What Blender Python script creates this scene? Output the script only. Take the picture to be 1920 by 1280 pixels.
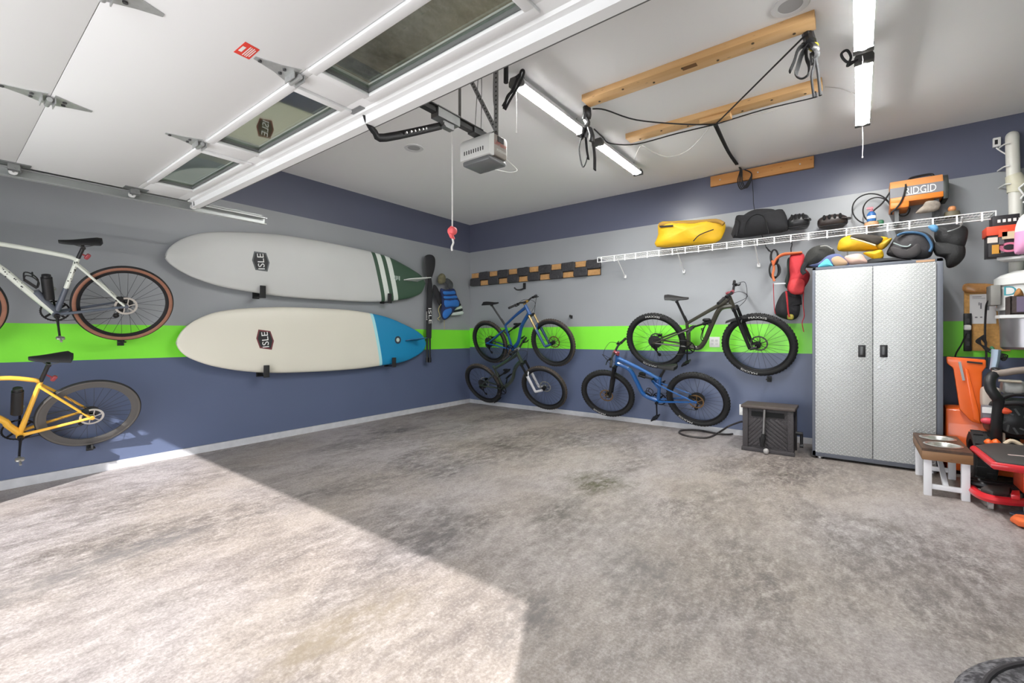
import bpy, bmesh, math, random
import numpy as np
from mathutils import Vector, Matrix, noise
random.seed(7)
PI = math.pi
scene = bpy.context.scene
for o in list(bpy.data.objects):
    bpy.data.objects.remove(o, do_unlink=True)
COL = scene.collection

# ------------------------------------------------------------------ camera, sky, sun, exposure
FPX, CX, HY = 844.0, 960.0, 630.0          # focal length, centre column and horizon row of the 1920x1280 frame
ROOM_H = 3.1
TH = math.atan2(1607 - 960, FPX)
FW = np.array([-math.sin(TH), math.cos(TH), 0.0])
RT = np.array([math.cos(TH), math.sin(TH), 0.0])
UP = np.array([0, 0, 1.0])
_d = ROOM_H * FPX / 330.0
EYE = -_d * FW - (881 - CX) / FPX * _d * RT
EYE[2] = ROOM_H * 122 / 330.0
cam_data = bpy.data.cameras.new('camera')
cam = bpy.data.objects.new('camera', cam_data)
COL.objects.link(cam)
cam.location = EYE
cam.rotation_euler = (PI / 2, 0, TH)
cam_data.sensor_width = 36.0
cam_data.lens = FPX / 1920 * 36.0
cam_data.shift_y = (HY - 640) / 1920.0
cam_data.clip_start = 0.02
scene.camera = cam

world = bpy.data.worlds.new('sky')
scene.world = world
world.use_nodes = True
bg = world.node_tree.nodes['Background']
bg.inputs['Color'].default_value = (0.92, 0.95, 1.0, 1)
bg.inputs["Strength"].default_value = 3.6

SUN_DIR = Vector((-0.58, 1.0, -0.76))
sun_data = bpy.data.lights.new('sun', 'SUN')
sun_data.energy = 6.6
sun_data.angle = math.radians(0.6)
sun_data.color = (1.0, 0.985, 0.97)
sun = bpy.data.objects.new('sun', sun_data)
COL.objects.link(sun)
sun.location = (8, -12, 9)
sun.rotation_euler = SUN_DIR.to_track_quat('-Z', 'Y').to_euler()

TUBE_STRENGTH = 92.0
scene.view_settings.view_transform = 'Standard'
scene.view_settings.look = 'None'
scene.view_settings.gamma = 1.0
scene.view_settings.use_curve_mapping = False
scene.view_settings.exposure = 0.62

# ------------------------------------------------------------------ photograph pixel -> point on a real surface
def ray(px, py):
    return FW + RT * (px - CX) / FPX + UP * (HY - py) / FPX
def ax(px, py, X=0.0):
    v = ray(px, py); return EYE + (X - EYE[0]) / v[0] * v
def ay(px, py, Y=0.0):
    v = ray(px, py); return EYE + (Y - EYE[1]) / v[1] * v
def az(px, py, Z=0.0):
    v = ray(px, py); return EYE + (Z - EYE[2]) / v[2] * v

# ------------------------------------------------------------------ materials
def lin(c):
    return tuple(((x / 255) / 12.92 if x / 255 <= 0.04045 else ((x / 255 + 0.055) / 1.055) ** 2.4) for x in c)
MATS = {}
def mat(name, rgb, rough=0.5, metal=0.0, var=0.06, vscale=8.0, bump=0.0, bscale=60.0, coat=0.0, emit=None, alpha=None):
    if name in MATS: return MATS[name]
    m = bpy.data.materials.new(name); m.use_nodes = True
    nt = m.node_tree; b = nt.nodes['Principled BSDF']
    c = lin(rgb)
    tc = nt.nodes.new('ShaderNodeTexCoord')
    nz = nt.nodes.new('ShaderNodeTexNoise'); nz.inputs['Scale'].default_value = vscale; nz.inputs['Detail'].default_value = 4
    nt.links.new(tc.outputs['Object'], nz.inputs['Vector'])
    mx = nt.nodes.new('ShaderNodeMix'); mx.data_type = 'RGBA'
    mx.inputs[6].default_value = tuple(max(0, x * (1 - var)) for x in c) + (1,)
    mx.inputs[7].default_value = tuple(min(1, x * (1 + var)) for x in c) + (1,)
    nt.links.new(nz.outputs['Fac'], mx.inputs[0])
    nt.links.new(mx.outputs[2], b.inputs['Base Color'])
    b.inputs['Roughness'].default_value = rough
    b.inputs['Metallic'].default_value = metal
    b.inputs['Coat Weight'].default_value = coat
    if bump > 0:
        n2 = nt.nodes.new('ShaderNodeTexNoise'); n2.inputs['Scale'].default_value = bscale; n2.inputs['Detail'].default_value = 3
        nt.links.new(tc.outputs['Object'], n2.inputs['Vector'])
        bp = nt.nodes.new('ShaderNodeBump'); bp.inputs['Strength'].default_value = bump; bp.inputs['Distance'].default_value = 0.01
        nt.links.new(n2.outputs['Fac'], bp.inputs['Height']); nt.links.new(bp.outputs['Normal'], b.inputs['Normal'])
    if emit is not None:
        b.inputs['Emission Color'].default_value = lin(rgb) + (1,)
        b.inputs['Emission Strength'].default_value = emit
    MATS[name] = m
    return m

def nodes_of(name, rough=0.6):
    m = bpy.data.materials.new(name); m.use_nodes = True
    MATS[name] = m
    nt = m.node_tree; b = nt.nodes['Principled BSDF']; b.inputs['Roughness'].default_value = rough
    return m, nt, b
def N(nt, t, **kw):
    n = nt.nodes.new(t)
    for k, v in kw.items():
        if k.startswith('i_'):
            key = k[2:]; key = int(key) if key.isdigit() else key.replace('_', ' ')
            n.inputs[key].default_value = v
        else: setattr(n, k, v)
    return n
def math_node(nt, op, a, b=None, c=None):
    n = nt.nodes.new('ShaderNodeMath'); n.operation = op
    for i, v in enumerate((a, b, c)):
        if v is None: continue
        if isinstance(v, (int, float)): n.inputs[i].default_value = v
        else: nt.links.new(v, n.inputs[i])
    return n.outputs[0]
def mix_node(nt, fac, a, b):
    n = nt.nodes.new('ShaderNodeMix'); n.data_type = 'RGBA'
    for i, v in ((0, fac), (6, a), (7, b)):
        if isinstance(v, (int, float)): n.inputs[i].default_value = v
        elif isinstance(v, tuple): n.inputs[i].default_value = v if len(v) == 4 else v + (1,)
        else: nt.links.new(v, n.inputs[i])
    return n.outputs[2]

def wall_material(name, navy_z, g1, g0):
    m, nt, b = nodes_of(name, 0.36)
    geo = N(nt, 'ShaderNodeNewGeometry'); sep = N(nt, 'ShaderNodeSeparateXYZ')
    nt.links.new(geo.outputs['Position'], sep.inputs[0])
    z = sep.outputs['Z']
    nz = N(nt, 'ShaderNodeTexNoise', i_Scale=1.3, i_Detail=5.0); nt.links.new(geo.outputs['Position'], nz.inputs['Vector'])
    navy, grey, green, low = lin((91, 95, 115)), lin((154, 157, 161)), lin((134, 236, 64)), lin((88, 98, 125))
    col = mix_node(nt, math_node(nt, 'GREATER_THAN', z, g0), low, green)
    col = mix_node(nt, math_node(nt, 'GREATER_THAN', z, g1), col, grey)
    col = mix_node(nt, math_node(nt, 'GREATER_THAN', z, navy_z), col, navy)
    dirt = math_node(nt, 'MULTIPLY_ADD', nz.outputs['Fac'], 0.16, 0.92)
    mul = N(nt, 'ShaderNodeVectorMath', operation='SCALE'); nt.links.new(col, mul.inputs[0]); nt.links.new(dirt, mul.inputs['Scale'])
    nt.links.new(mul.outputs[0], b.inputs['Base Color'])
    n2 = N(nt, 'ShaderNodeTexNoise', i_Scale=90.0, i_Detail=3.0); nt.links.new(geo.outputs['Position'], n2.inputs['Vector'])
    bp = N(nt, 'ShaderNodeBump', i_Strength=0.12, i_Distance=0.004); nt.links.new(n2.outputs['Fac'], bp.inputs['Height'])
    nt.links.new(bp.outputs['Normal'], b.inputs['Normal'])
    return m

def floor_material():
    m, nt, b = nodes_of('concrete_floor', 0.5)
    geo = N(nt, 'ShaderNodeNewGeometry')
    mp = N(nt, 'ShaderNodeMapping'); mp.inputs['Scale'].default_value = (1.0, 0.48, 1); mp.inputs['Rotation'].default_value = (0, 0, 0.12)
    nt.links.new(geo.outputs['Position'], mp.inputs['Vector'])
    n1 = N(nt, 'ShaderNodeTexNoise', i_Scale=1.1, i_Detail=9.0, i_Roughness=0.62, i_Distortion=0.5); nt.links.new(mp.outputs[0], n1.inputs['Vector'])
    n2 = N(nt, 'ShaderNodeTexNoise', i_Scale=4.5, i_Detail=10.0, i_Roughness=0.7); nt.links.new(mp.outputs[0], n2.inputs['Vector'])
    n3 = N(nt, 'ShaderNodeTexNoise', i_Scale=75.0, i_Detail=6.0, i_Roughness=0.75); nt.links.new(geo.outputs['Position'], n3.inputs['Vector'])
    n4 = N(nt, 'ShaderNodeTexNoise', i_Scale=0.55, i_Detail=4.0); nt.links.new(geo.outputs['Position'], n4.inputs['Vector'])
    n5 = N(nt, 'ShaderNodeTexNoise', i_Scale=17.0, i_Detail=11.0, i_Roughness=0.78); nt.links.new(mp.outputs[0], n5.inputs['Vector'])
    def ramp(src, p0, p1):
        r = N(nt, 'ShaderNodeMapRange'); r.inputs['From Min'].default_value = p0; r.inputs['From Max'].default_value = p1; r.clamp = True
        nt.links.new(src, r.inputs['Value']); return r.outputs[0]
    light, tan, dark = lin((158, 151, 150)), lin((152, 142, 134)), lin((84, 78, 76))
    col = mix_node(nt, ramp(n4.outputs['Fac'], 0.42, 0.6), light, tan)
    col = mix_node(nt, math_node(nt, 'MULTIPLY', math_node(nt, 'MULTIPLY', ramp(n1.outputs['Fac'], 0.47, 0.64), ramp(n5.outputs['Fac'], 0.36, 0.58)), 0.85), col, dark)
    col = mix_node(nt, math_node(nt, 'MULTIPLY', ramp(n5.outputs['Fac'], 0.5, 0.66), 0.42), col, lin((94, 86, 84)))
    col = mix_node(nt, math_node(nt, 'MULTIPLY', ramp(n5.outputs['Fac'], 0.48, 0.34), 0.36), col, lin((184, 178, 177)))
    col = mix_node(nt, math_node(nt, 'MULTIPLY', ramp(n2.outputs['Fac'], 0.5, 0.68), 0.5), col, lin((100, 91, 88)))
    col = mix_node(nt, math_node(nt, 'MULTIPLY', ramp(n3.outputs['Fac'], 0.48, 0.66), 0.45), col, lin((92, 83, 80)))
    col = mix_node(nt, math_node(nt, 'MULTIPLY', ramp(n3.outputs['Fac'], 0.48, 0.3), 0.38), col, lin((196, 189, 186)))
    # oil and tyre stains, each with a place and size of its own
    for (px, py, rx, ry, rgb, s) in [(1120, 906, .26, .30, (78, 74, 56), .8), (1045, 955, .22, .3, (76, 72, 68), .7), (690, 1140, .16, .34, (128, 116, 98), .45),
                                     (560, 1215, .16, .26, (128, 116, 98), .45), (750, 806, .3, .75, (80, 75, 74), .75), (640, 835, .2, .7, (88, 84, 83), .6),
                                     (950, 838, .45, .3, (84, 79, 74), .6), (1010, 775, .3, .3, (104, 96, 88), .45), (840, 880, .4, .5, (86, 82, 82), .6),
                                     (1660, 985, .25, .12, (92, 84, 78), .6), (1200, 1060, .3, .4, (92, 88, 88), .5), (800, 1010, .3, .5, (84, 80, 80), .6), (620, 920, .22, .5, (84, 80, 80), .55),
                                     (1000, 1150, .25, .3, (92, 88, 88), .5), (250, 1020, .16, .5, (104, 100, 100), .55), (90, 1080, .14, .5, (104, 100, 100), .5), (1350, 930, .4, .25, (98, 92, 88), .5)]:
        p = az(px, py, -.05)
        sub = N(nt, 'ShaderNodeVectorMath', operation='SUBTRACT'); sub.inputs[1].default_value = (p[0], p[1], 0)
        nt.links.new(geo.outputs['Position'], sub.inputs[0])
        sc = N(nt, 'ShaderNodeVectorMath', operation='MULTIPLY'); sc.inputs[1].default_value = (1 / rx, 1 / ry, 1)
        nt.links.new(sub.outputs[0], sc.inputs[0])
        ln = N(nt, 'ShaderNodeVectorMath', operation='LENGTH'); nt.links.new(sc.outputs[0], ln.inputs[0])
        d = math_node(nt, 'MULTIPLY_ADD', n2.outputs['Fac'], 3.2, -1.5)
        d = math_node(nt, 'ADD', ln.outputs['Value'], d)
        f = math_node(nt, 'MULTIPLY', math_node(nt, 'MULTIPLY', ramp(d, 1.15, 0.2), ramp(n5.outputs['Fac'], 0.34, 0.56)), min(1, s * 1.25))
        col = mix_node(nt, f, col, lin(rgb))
    nt.links.new(col, b.inputs['Base Color'])
    bp = N(nt, 'ShaderNodeBump', i_Strength=0.25, i_Distance=0.004); nt.links.new(n3.outputs['Fac'], bp.inputs['Height'])
    nt.links.new(bp.outputs['Normal'], b.inputs['Normal'])
    return m

def wood_material(name, base, dark, axis, scale=6.0, rough=0.6):
    m, nt, b = nodes_of(name, rough)
    tc = N(nt, 'ShaderNodeTexCoord'); mp = N(nt, 'ShaderNodeMapping')
    s = [scale * 7] * 3; s[axis] = scale * 0.5
    mp.inputs['Scale'].default_value = s
    nt.links.new(tc.outputs['Object'], mp.inputs['Vector'])
    n1 = N(nt, 'ShaderNodeTexNoise', i_Scale=1.0, i_Detail=6.0, i_Distortion=0.6); nt.links.new(mp.outputs[0], n1.inputs['Vector'])
    vor = N(nt, 'ShaderNodeTexVoronoi', i_Scale=3.0); mp2 = N(nt, 'ShaderNodeMapping')
    s2 = [9.0] * 3; s2[axis] = 2.2; mp2.inputs['Scale'].default_value = s2
    nt.links.new(tc.outputs['Object'], mp2.inputs['Vector']); nt.links.new(mp2.outputs[0], vor.inputs['Vector'])
    r = N(nt, 'ShaderNodeMapRange'); r.inputs['From Min'].default_value = 0.3; r.inputs['From Max'].default_value = 0.7
    nt.links.new(n1.outputs['Fac'], r.inputs['Value'])
    col = mix_node(nt, r.outputs[0], lin(base), lin(dark))
    k = N(nt, 'ShaderNodeMapRange'); k.inputs['From Min'].default_value = 0.11; k.inputs['From Max'].default_value = 0.05
    nt.links.new(vor.outputs['Distance'], k.inputs['Value'])
    col = mix_node(nt, math_node(nt, 'MULTIPLY', k.outputs[0], 0.8), col, tuple(x * 0.35 for x in lin(dark)))
    nt.links.new(col, b.inputs['Base Color'])
    return m

def diamond_plate():
    m, nt, b = nodes_of('diamond_plate', 0.42)
    b.inputs['Metallic'].default_value = 0.25
    geo = N(nt, 'ShaderNodeNewGeometry'); sep = N(nt, 'ShaderNodeSeparateXYZ'); nt.links.new(geo.outputs['Position'], sep.inputs[0])
    x, z = sep.outputs['X'], sep.outputs['Z']
    # herringbone of short raised bars
    P = 0.034
    u = math_node(nt, 'MULTIPLY', math_node(nt, 'ADD', x, z), 1 / P)
    v = math_node(nt, 'MULTIPLY', math_node(nt, 'SUBTRACT', z, x), 1 / P)
    cell = math_node(nt, 'MODULO', math_node(nt, 'ADD', math_node(nt, 'FLOOR', u), math_node(nt, 'FLOOR', v)), 2.0)
    cell = math_node(nt, 'ABSOLUTE', cell)
    fu = math_node(nt, 'ABSOLUTE', math_node(nt, 'SUBTRACT', math_node(nt, 'FRACT', u), 0.5))
    fv = math_node(nt, 'ABSOLUTE', math_node(nt, 'SUBTRACT', math_node(nt, 'FRACT', v), 0.5))
    def bar(a, c):
        e = math_node(nt, 'ADD', math_node(nt, 'POWER', math_node(nt, 'MULTIPLY', a, 2.0), 2.0), math_node(nt, 'POWER', math_node(nt, 'MULTIPLY', c, 5.2), 2.0))
        return math_node(nt, 'MAXIMUM', math_node(nt, 'SUBTRACT', 1.0, e), 0.0)
    h = math_node(nt, 'ADD', math_node(nt, 'MULTIPLY', bar(fu, fv), cell), math_node(nt, 'MULTIPLY', bar(fv, fu), math_node(nt, 'SUBTRACT', 1.0, cell)))
    col = mix_node(nt, h, lin((178, 180, 180)), lin((222, 223, 222)))
    nt.links.new(col, b.inputs['Base Color'])
    bp = N(nt, 'ShaderNodeBump', i_Strength=0.8, i_Distance=0.004); nt.links.new(h, bp.inputs['Height'])
    nt.links.new(bp.outputs['Normal'], b.inputs['Normal'])
    return m

# ------------------------------------------------------------------ mesh builder
INV = {}
class MB:
    def __init__(s): s.v = []; s.f = []; s.m = []; s.mi = 0
    def add(s, V, F):
        b = len(s.v); s.v += [tuple(map(float, p)) for p in V]
        s.f += [tuple(i + b for i in q) for q in F]; s.m += [s.mi] * len(F); return s
    def box(s, c, d, R=None):
        h = [x / 2 for x in d]; c = Vector(c)
        P = [Vector((i * h[0], j * h[1], k * h[2])) for k in (-1, 1) for j in (-1, 1) for i in (-1, 1)]
        if R is not None: P = [R @ p for p in P]
        return s.add([c + p for p in P], [(0, 2, 3, 1), (4, 5, 7, 6), (0, 1, 5, 4), (2, 6, 7, 3), (0, 4, 6, 2), (1, 3, 7, 5)])
    def bb(s, x0, x1, y0, y1, z0, z1):
        return s.box(((x0 + x1) / 2, (y0 + y1) / 2, (z0 + z1) / 2), (abs(x1 - x0), abs(y1 - y0), abs(z1 - z0)))
    def bar(s, p0, p1, w, h, up=(0, 0, 1)):
        p0, p1 = Vector(p0), Vector(p1); d = p1 - p0; L = d.length
        if L < 1e-6: return s
        X = d / L; Y = Vector(up).cross(X)
        if Y.length < 1e-4: Y = Vector((1, 0, 0)).cross(X)
        Y.normalize(); Z = X.cross(Y)
        R = Matrix((X, Y, Z)).transposed()
        return s.box((p0 + p1) / 2, (L, w, h), R)
    def cyl(s, p0, p1, r0, r1=None, seg=12, cap=True):
        if r1 is None: r1 = r0
        p0, p1 = Vector(p0), Vector(p1); a = (p1 - p0)
        if a.length < 1e-7: return s
        a.normalize()
        t = Vector((0, 0, 1)) if abs(a.z) < 0.9 else Vector((1, 0, 0))
        u = a.cross(t).normalized(); w = a.cross(u)
        V = []; F = []
        for p, r in ((p0, r0), (p1, r1)):
            for i in range(seg):
                th = 2 * PI * i / seg; V.append(p + (u * math.cos(th) + w * math.sin(th)) * r)
        for i in range(seg):
            j = (i + 1) % seg; F.append((i, i + seg, j + seg, j))
        if cap: F += [tuple(range(seg)), tuple(reversed(range(seg, 2 * seg)))]
        return s.add(V, F)
    def tube(s, pts, r, seg=8, closed=False, smooth=0, flat=1.0):
        P = [Vector(p) for p in pts]
        if not isinstance(r, (list, tuple)): r = [r] * len(P)
        r = list(r)
        if smooth:
            Q, q = [], []; n = len(P)
            for i in range(n if closed else n - 1):
                a, b_, c, d = (P[(i - 1) % n] if closed or i > 0 else P[i]), P[i], P[(i + 1) % n], (P[(i + 2) % n] if closed or i + 2 < n else P[(i + 1) % n])
                for k in range(smooth):
                    t = k / smooth
                    Q.append(0.5 * ((2 * b_) + (c - a) * t + (2 * a - 5 * b_ + 4 * c - d) * t * t + (3 * b_ - a - 3 * c + d) * t ** 3))
                    q.append(r[i] * (1 - t) + r[(i + 1) % n] * t)
            if not closed: Q.append(P[-1]); q.append(r[-1])
            P, r = Q, q
        n = len(P); V = []; F = []; prev = None
        for i in range(n):
            a = (P[(i + 1) % n] - P[i - 1]) if closed else (P[min(i + 1, n - 1)] - P[max(i - 1, 0)])
            if a.length < 1e-9: a = Vector((0, 0, 1))
            a.normalize()
            if prev is None:
                t = Vector((0, 0, 1)) if abs(a.z) < 0.9 else Vector((1, 0, 0))
                u = a.cross(t).normalized()
            else:
                u = prev - a * prev.dot(a)
                u = u.normalized() if u.length > 1e-6 else a.orthogonal().normalized()
            prev = u; w = a.cross(u)
            for k in range(seg):
                th = 2 * PI * k / seg; V.append(P[i] + (u * math.cos(th) + w * math.sin(th) * flat) * r[i])
        for i in range(n if closed else n - 1):
            j = (i + 1) % n
            for k in range(seg):
                l = (k + 1) % seg; F.append((i * seg + k, j * seg + k, j * seg + l, i * seg + l))
        if not closed: F += [tuple(reversed(range(seg))), tuple(range((n - 1) * seg, n * seg))]
        return s.add(V, F)
    def lathe(s, prof, c=(0, 0, 0), axis='z', seg=32, closed=False, mats=None, R=None):
        V = []; F = []; n = len(prof); c = Vector(c); M = []
        for i in range(seg):
            a = 2 * PI * i / seg
            for (r, h) in prof:
                p = {'z': Vector((r * math.cos(a), r * math.sin(a), h)), 'y': Vector((r * math.cos(a), h, r * math.sin(a))), 'x': Vector((h, r * math.cos(a), r * math.sin(a)))}[axis]
                if R is not None: p = R @ p
                V.append(c + p)
        for i in range(seg):
            j = (i + 1) % seg
            for k in range(n if closed else n - 1):
                l = (k + 1) % n
                F.append((i * n + k, j * n + k, j * n + l, i * n + l)); M.append(mats[k] if mats else s.mi)
        s.add(V, F); s.m[-len(F):] = M
        return s
    def prism(s, poly, ext):
        P = [Vector(p) for p in poly]; e = Vector(ext); n = len(P)
        return s.add(P + [p + e for p in P], [tuple(range(n)), tuple(reversed(range(n, 2 * n)))] + [(i, i + n, (i + 1) % n + n, (i + 1) % n) for i in range(n)])
    def soft(s, c, d, e=0.5, R=None, amp=0.0, freq=6.0, seed=0, nu=28, nv=16, flat_bottom=False):
        """superellipsoid: e=1 sphere, e->0 box; optional wrinkles"""
        V = []; F = []; c = Vector(c)
        def sp(x, p): return math.copysign(abs(x) ** p, x)
        for j in range(nv + 1):
            ph = -PI / 2 + PI * j / nv
            for i in range(nu):
                th = 2 * PI * i / nu
                p = Vector((sp(math.cos(ph), e) * sp(math.cos(th), e) * d[0] / 2, sp(math.cos(ph), e) * sp(math.sin(th), e) * d[1] / 2, sp(math.sin(ph), e) * d[2] / 2))
                if amp:
                    q = p * freq + Vector((seed * 7.1, seed * 3.3, seed))
                    k = noise.fractal(q, 1.0, 2.0, 3) * amp
                    nn = p.normalized() if p.length > 1e-6 else Vector((0, 0, 1))
                    p = p + nn * k
                if flat_bottom: p.z = max(p.z, -d[2] / 2 * 0.8)
                if R is not None: p = R @ p
                V.append(c + p)
        for j in range(nv):
            for i in range(nu):
                k = (i + 1) % nu; F.append((j * nu + i, j * nu + k, (j + 1) * nu + k, (j + 1) * nu + i))
        return s.add(V, F)
    def pillow(s, poly, nrm, thick, back=0.5, rings=7, amp=0.0, freq=9.0, seed=0, smooth=4, power=0.5, e=1.0):
        """a stuffed body: closed outline, puffed towards nrm and away from it"""
        P = [Vector(p) for p in poly]; n0 = len(P); nrm = Vector(nrm).normalized()
        if smooth:
            Q = []
            for i in range(n0):
                a, b_, c, d = P[i - 1], P[i], P[(i + 1) % n0], P[(i + 2) % n0]
                for k in range(smooth):
                    t = k / smooth
                    Q.append(0.5 * ((2 * b_) + (c - a) * t + (2 * a - 5 * b_ + 4 * c - d) * t * t + (3 * b_ - a - 3 * c + d) * t ** 3))
            P = Q
        n = len(P); cen = sum(P, Vector()) / n; V = []; F = []
        for side, k in ((1, thick * (1 - back)), (-1, thick * back)):
            for rI in range(rings + 1):
                if side == -1 and rI == 0: continue
                sc = math.cos(rI / rings * PI / 2) if rI < rings else 0.02
                hgt = (1 - sc * sc) ** power * k
                for p in P:
                    q = cen + (p - cen) * sc
                    a = noise.fractal(q * freq + Vector((seed, seed * 2.3, 0)), 1.0, 2.0, 3) * amp * min(1, rI / 2) if amp else 0
                    V.append(q + nrm * side * (hgt + a))
        def ring(i): return i * n
        for rI in range(rings):
            for i in range(n):
                j = (i + 1) % n; F.append((ring(rI) + i, ring(rI) + j, ring(rI + 1) + j, ring(rI + 1) + i))
        F.append(tuple(ring(rings) + i for i in range(n)))
        base = (rings + 1) * n
        for rI in range(rings):
            a = 0 if rI == 0 else base + (rI - 1) * n; b_ = base + rI * n
            for i in range(n):
                j = (i + 1) % n; F.append((a + j, a + i, b_ + i, b_ + j))
        F.append(tuple(reversed([base + (rings - 1) * n + i for i in range(n)])))
        return s.add(V, F)
    def grid(s, rows):
        n = len(rows[0]); V = [p for r in rows for p in r]
        return s.add(V, [(i * n + j, i * n + j + 1, (i + 1) * n + j + 1, (i + 1) * n + j) for i in range(len(rows) - 1) for j in range(n - 1)])
    def build(s, name, mats, parent=None, local=False, bevel=0.0, sharp=35, origin=None, loc=None):
        if not isinstance(mats, (list, tuple)): mats = [mats]
        V = [Vector(p) for p in s.v]
        org = Vector((0, 0, 0))
        if parent is None and not local:
            if origin is None:
                xs, ys, zs = zip(*s.v); org = Vector(((min(xs) + max(xs)) / 2, (min(ys) + max(ys)) / 2, min(zs)))
            else: org = Vector(origin)
            V = [p - org for p in V]
        elif parent is not None and not local:
            M = INV[parent.name]; V = [M @ p for p in V]
        me = bpy.data.meshes.new(name); me.from_pydata([tuple(p) for p in V], [], s.f)
        for m in mats: me.materials.append(m)
        me.polygons.foreach_set('material_index', s.m)
        me.validate(); me.update()
        bm = bmesh.new(); bm.from_mesh(me)
        bmesh.ops.recalc_face_normals(bm, faces=bm.faces)
        if bevel > 0:
            E = [e for e in bm.edges if len(e.link_faces) == 2 and e.calc_face_angle(0) > 0.6]
            if E: bmesh.ops.bevel(bm, geom=E, offset=bevel, segments=2, affect='EDGES', profile=0.5, clamp_overlap=True)
        bm.to_mesh(me); bm.free()
        me.polygons.foreach_set('use_smooth', [True] * len(me.polygons))
        me.set_sharp_from_angle(angle=math.radians(sharp))
        o = bpy.data.objects.new(name, me); COL.objects.link(o)
        if parent is not None:
            o.parent = parent
            if parent.name in INV: INV[o.name] = INV[parent.name]
        else: o.location = org; INV[o.name] = Matrix.Translation(-org)
        if loc is not None: o.location = loc
        return o

def tag(o, label=None, cat=None, group=None, kind=None):
    if label: o['label'] = label
    if cat: o['category'] = cat
    if group: o['group'] = group
    if kind: o['kind'] = kind
    return o
def thing(name, label, cat, loc, group=None, rot=None):
    o = bpy.data.objects.new(name, None); COL.objects.link(o)
    o.empty_display_size = 0.1
    M = Matrix.Translation(Vector(loc))
    if rot is not None: M = M @ rot.to_4x4()
    o.matrix_world = M
    INV[o.name] = M.inverted()
    return tag(o, label, cat, group)
def struct(o): o['kind'] = 'structure'; return o
def copy_tree(o, parent=None):
    c = o.copy(); COL.objects.link(c); c.parent = parent
    for ch in [x for x in bpy.data.objects if x.parent == o]: copy_tree(ch, c)
    return c
def text_geo(body, size=1.0, ext=0.0):
    """flat lettering mesh, centred, as (verts, faces) in its own x/y plane"""
    cu = bpy.data.curves.new('lettering', 'FONT'); cu.body = body; cu.size = size; cu.align_x = 'CENTER'; cu.align_y = 'CENTER'; cu.extrude = ext; cu.resolution_u = 3
    ob = bpy.data.objects.new('lettering', cu); COL.objects.link(ob)
    dg = bpy.context.evaluated_depsgraph_get(); me = bpy.data.meshes.new_from_object(ob.evaluated_get(dg))
    V = [v.co.copy() for v in me.vertices]; F = [tuple(p.vertices) for p in me.polygons]
    bpy.data.objects.remove(ob, do_unlink=True); bpy.data.curves.remove(cu); bpy.data.meshes.remove(me)
    return V, F
def text_on(body, c, right, up, width, height, off=0.0015):
    V, F = text_geo(body, 1.0)
    xs = [p.x for p in V]; ys = [p.y for p in V]
    w = max(xs) - min(xs); h = max(ys) - min(ys); mx = (max(xs) + min(xs)) / 2; my = (max(ys) + min(ys)) / 2
    c, right, up = Vector(c), Vector(right).normalized(), Vector(up).normalized(); n = right.cross(up).normalized()
    b = MB(); b.add([c + right * (p.x - mx) / w * width + up * (p.y - my) / h * height + n * off for p in V], F)
    return b

# ------------------------------------------------------------------ common materials
RUB = mat('black_rubber', (34, 34, 35), 0.75, bump=0.3, bscale=200)
BLK = mat('black_plastic', (28, 28, 30), 0.45)
BLKM = mat('black_metal', (30, 30, 32), 0.35, 0.4)
CARB = mat('carbon', (46, 46, 48), 0.4)
ALU = mat('aluminium', (196, 197, 198), 0.35, 0.85)
STEEL = mat('galvanised_steel', (150, 152, 152), 0.42, 0.8, var=0.15, vscale=25)
DSTEEL = mat('dark_steel', (96, 97, 98), 0.45, 0.7, var=0.12, vscale=25)
WHT = mat('white_plastic', (232, 232, 230), 0.45)
WPAINT = mat('white_paint', (226, 226, 226), 0.55, var=0.02)
SPOKE = mat('spoke_steel', (70, 71, 74), 0.4, 0.6)
SILV = mat('silver', (205, 203, 198), 0.3, 0.8)
ROPE = mat('black_rope', (38, 38, 40), 0.85)
BFAB = mat('black_fabric', (40, 40, 43), 0.9, bump=0.35, bscale=160)
WEB = mat('black_webbing', (34, 34, 36), 0.85, bump=0.3, bscale=300)

# ================================================================== THE ROOM
XR, YF = 9.0, -6.9                        # right wall, inner face of the front wall
def floor_z(y): return -0.02 + 0.011 * y  # the slab falls towards the door
def af(px, py):
    """point on the sloping floor"""
    v = ray(px, py); t = (floor_z(EYE[1]) - EYE[2]) / (v[2] - 0.011 * v[1]); return EYE + t * v
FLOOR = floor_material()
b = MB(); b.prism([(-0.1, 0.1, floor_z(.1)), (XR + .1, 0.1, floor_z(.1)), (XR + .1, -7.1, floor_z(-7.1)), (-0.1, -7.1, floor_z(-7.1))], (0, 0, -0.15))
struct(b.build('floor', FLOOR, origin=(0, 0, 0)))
DRV = mat('driveway_concrete', (186, 184, 182), 0.8, vscale=2, var=0.1)
zf = floor_z(-7.1) - 0.03
b = MB(); b.bb(-14, 24, -30, -7.1, zf - 0.2, zf); struct(b.build('driveway', DRV))
CEIL = mat('ceiling_paint', (240, 240, 241), 0.85, var=0.015, vscale=2, bump=0.06, bscale=120)
b = MB(); b.bb(-0.1, XR + .1, -7.1, 0.1, ROOM_H, ROOM_H + 0.12); struct(b.build('ceiling', CEIL))
WALL_L = wall_material('left_wall_paint', 2.61, 1.252, 0.935)
WALL_B = wall_material('back_wall_paint', 2.615, 1.286, 0.956)
b = MB(); b.prism([(0, 0.0, 0.05), (0, 0.0, ROOM_H), (0, -7.1, ROOM_H), (0, -7.1, -0.02)], (-0.1, 0, 0)); struct(b.build('wall_left', WALL_L))
b = MB(); b.bb(-0.1, XR + .1, 0, 0.1, 0.04, ROOM_H); struct(b.build('wall_back', WALL_B))
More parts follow.
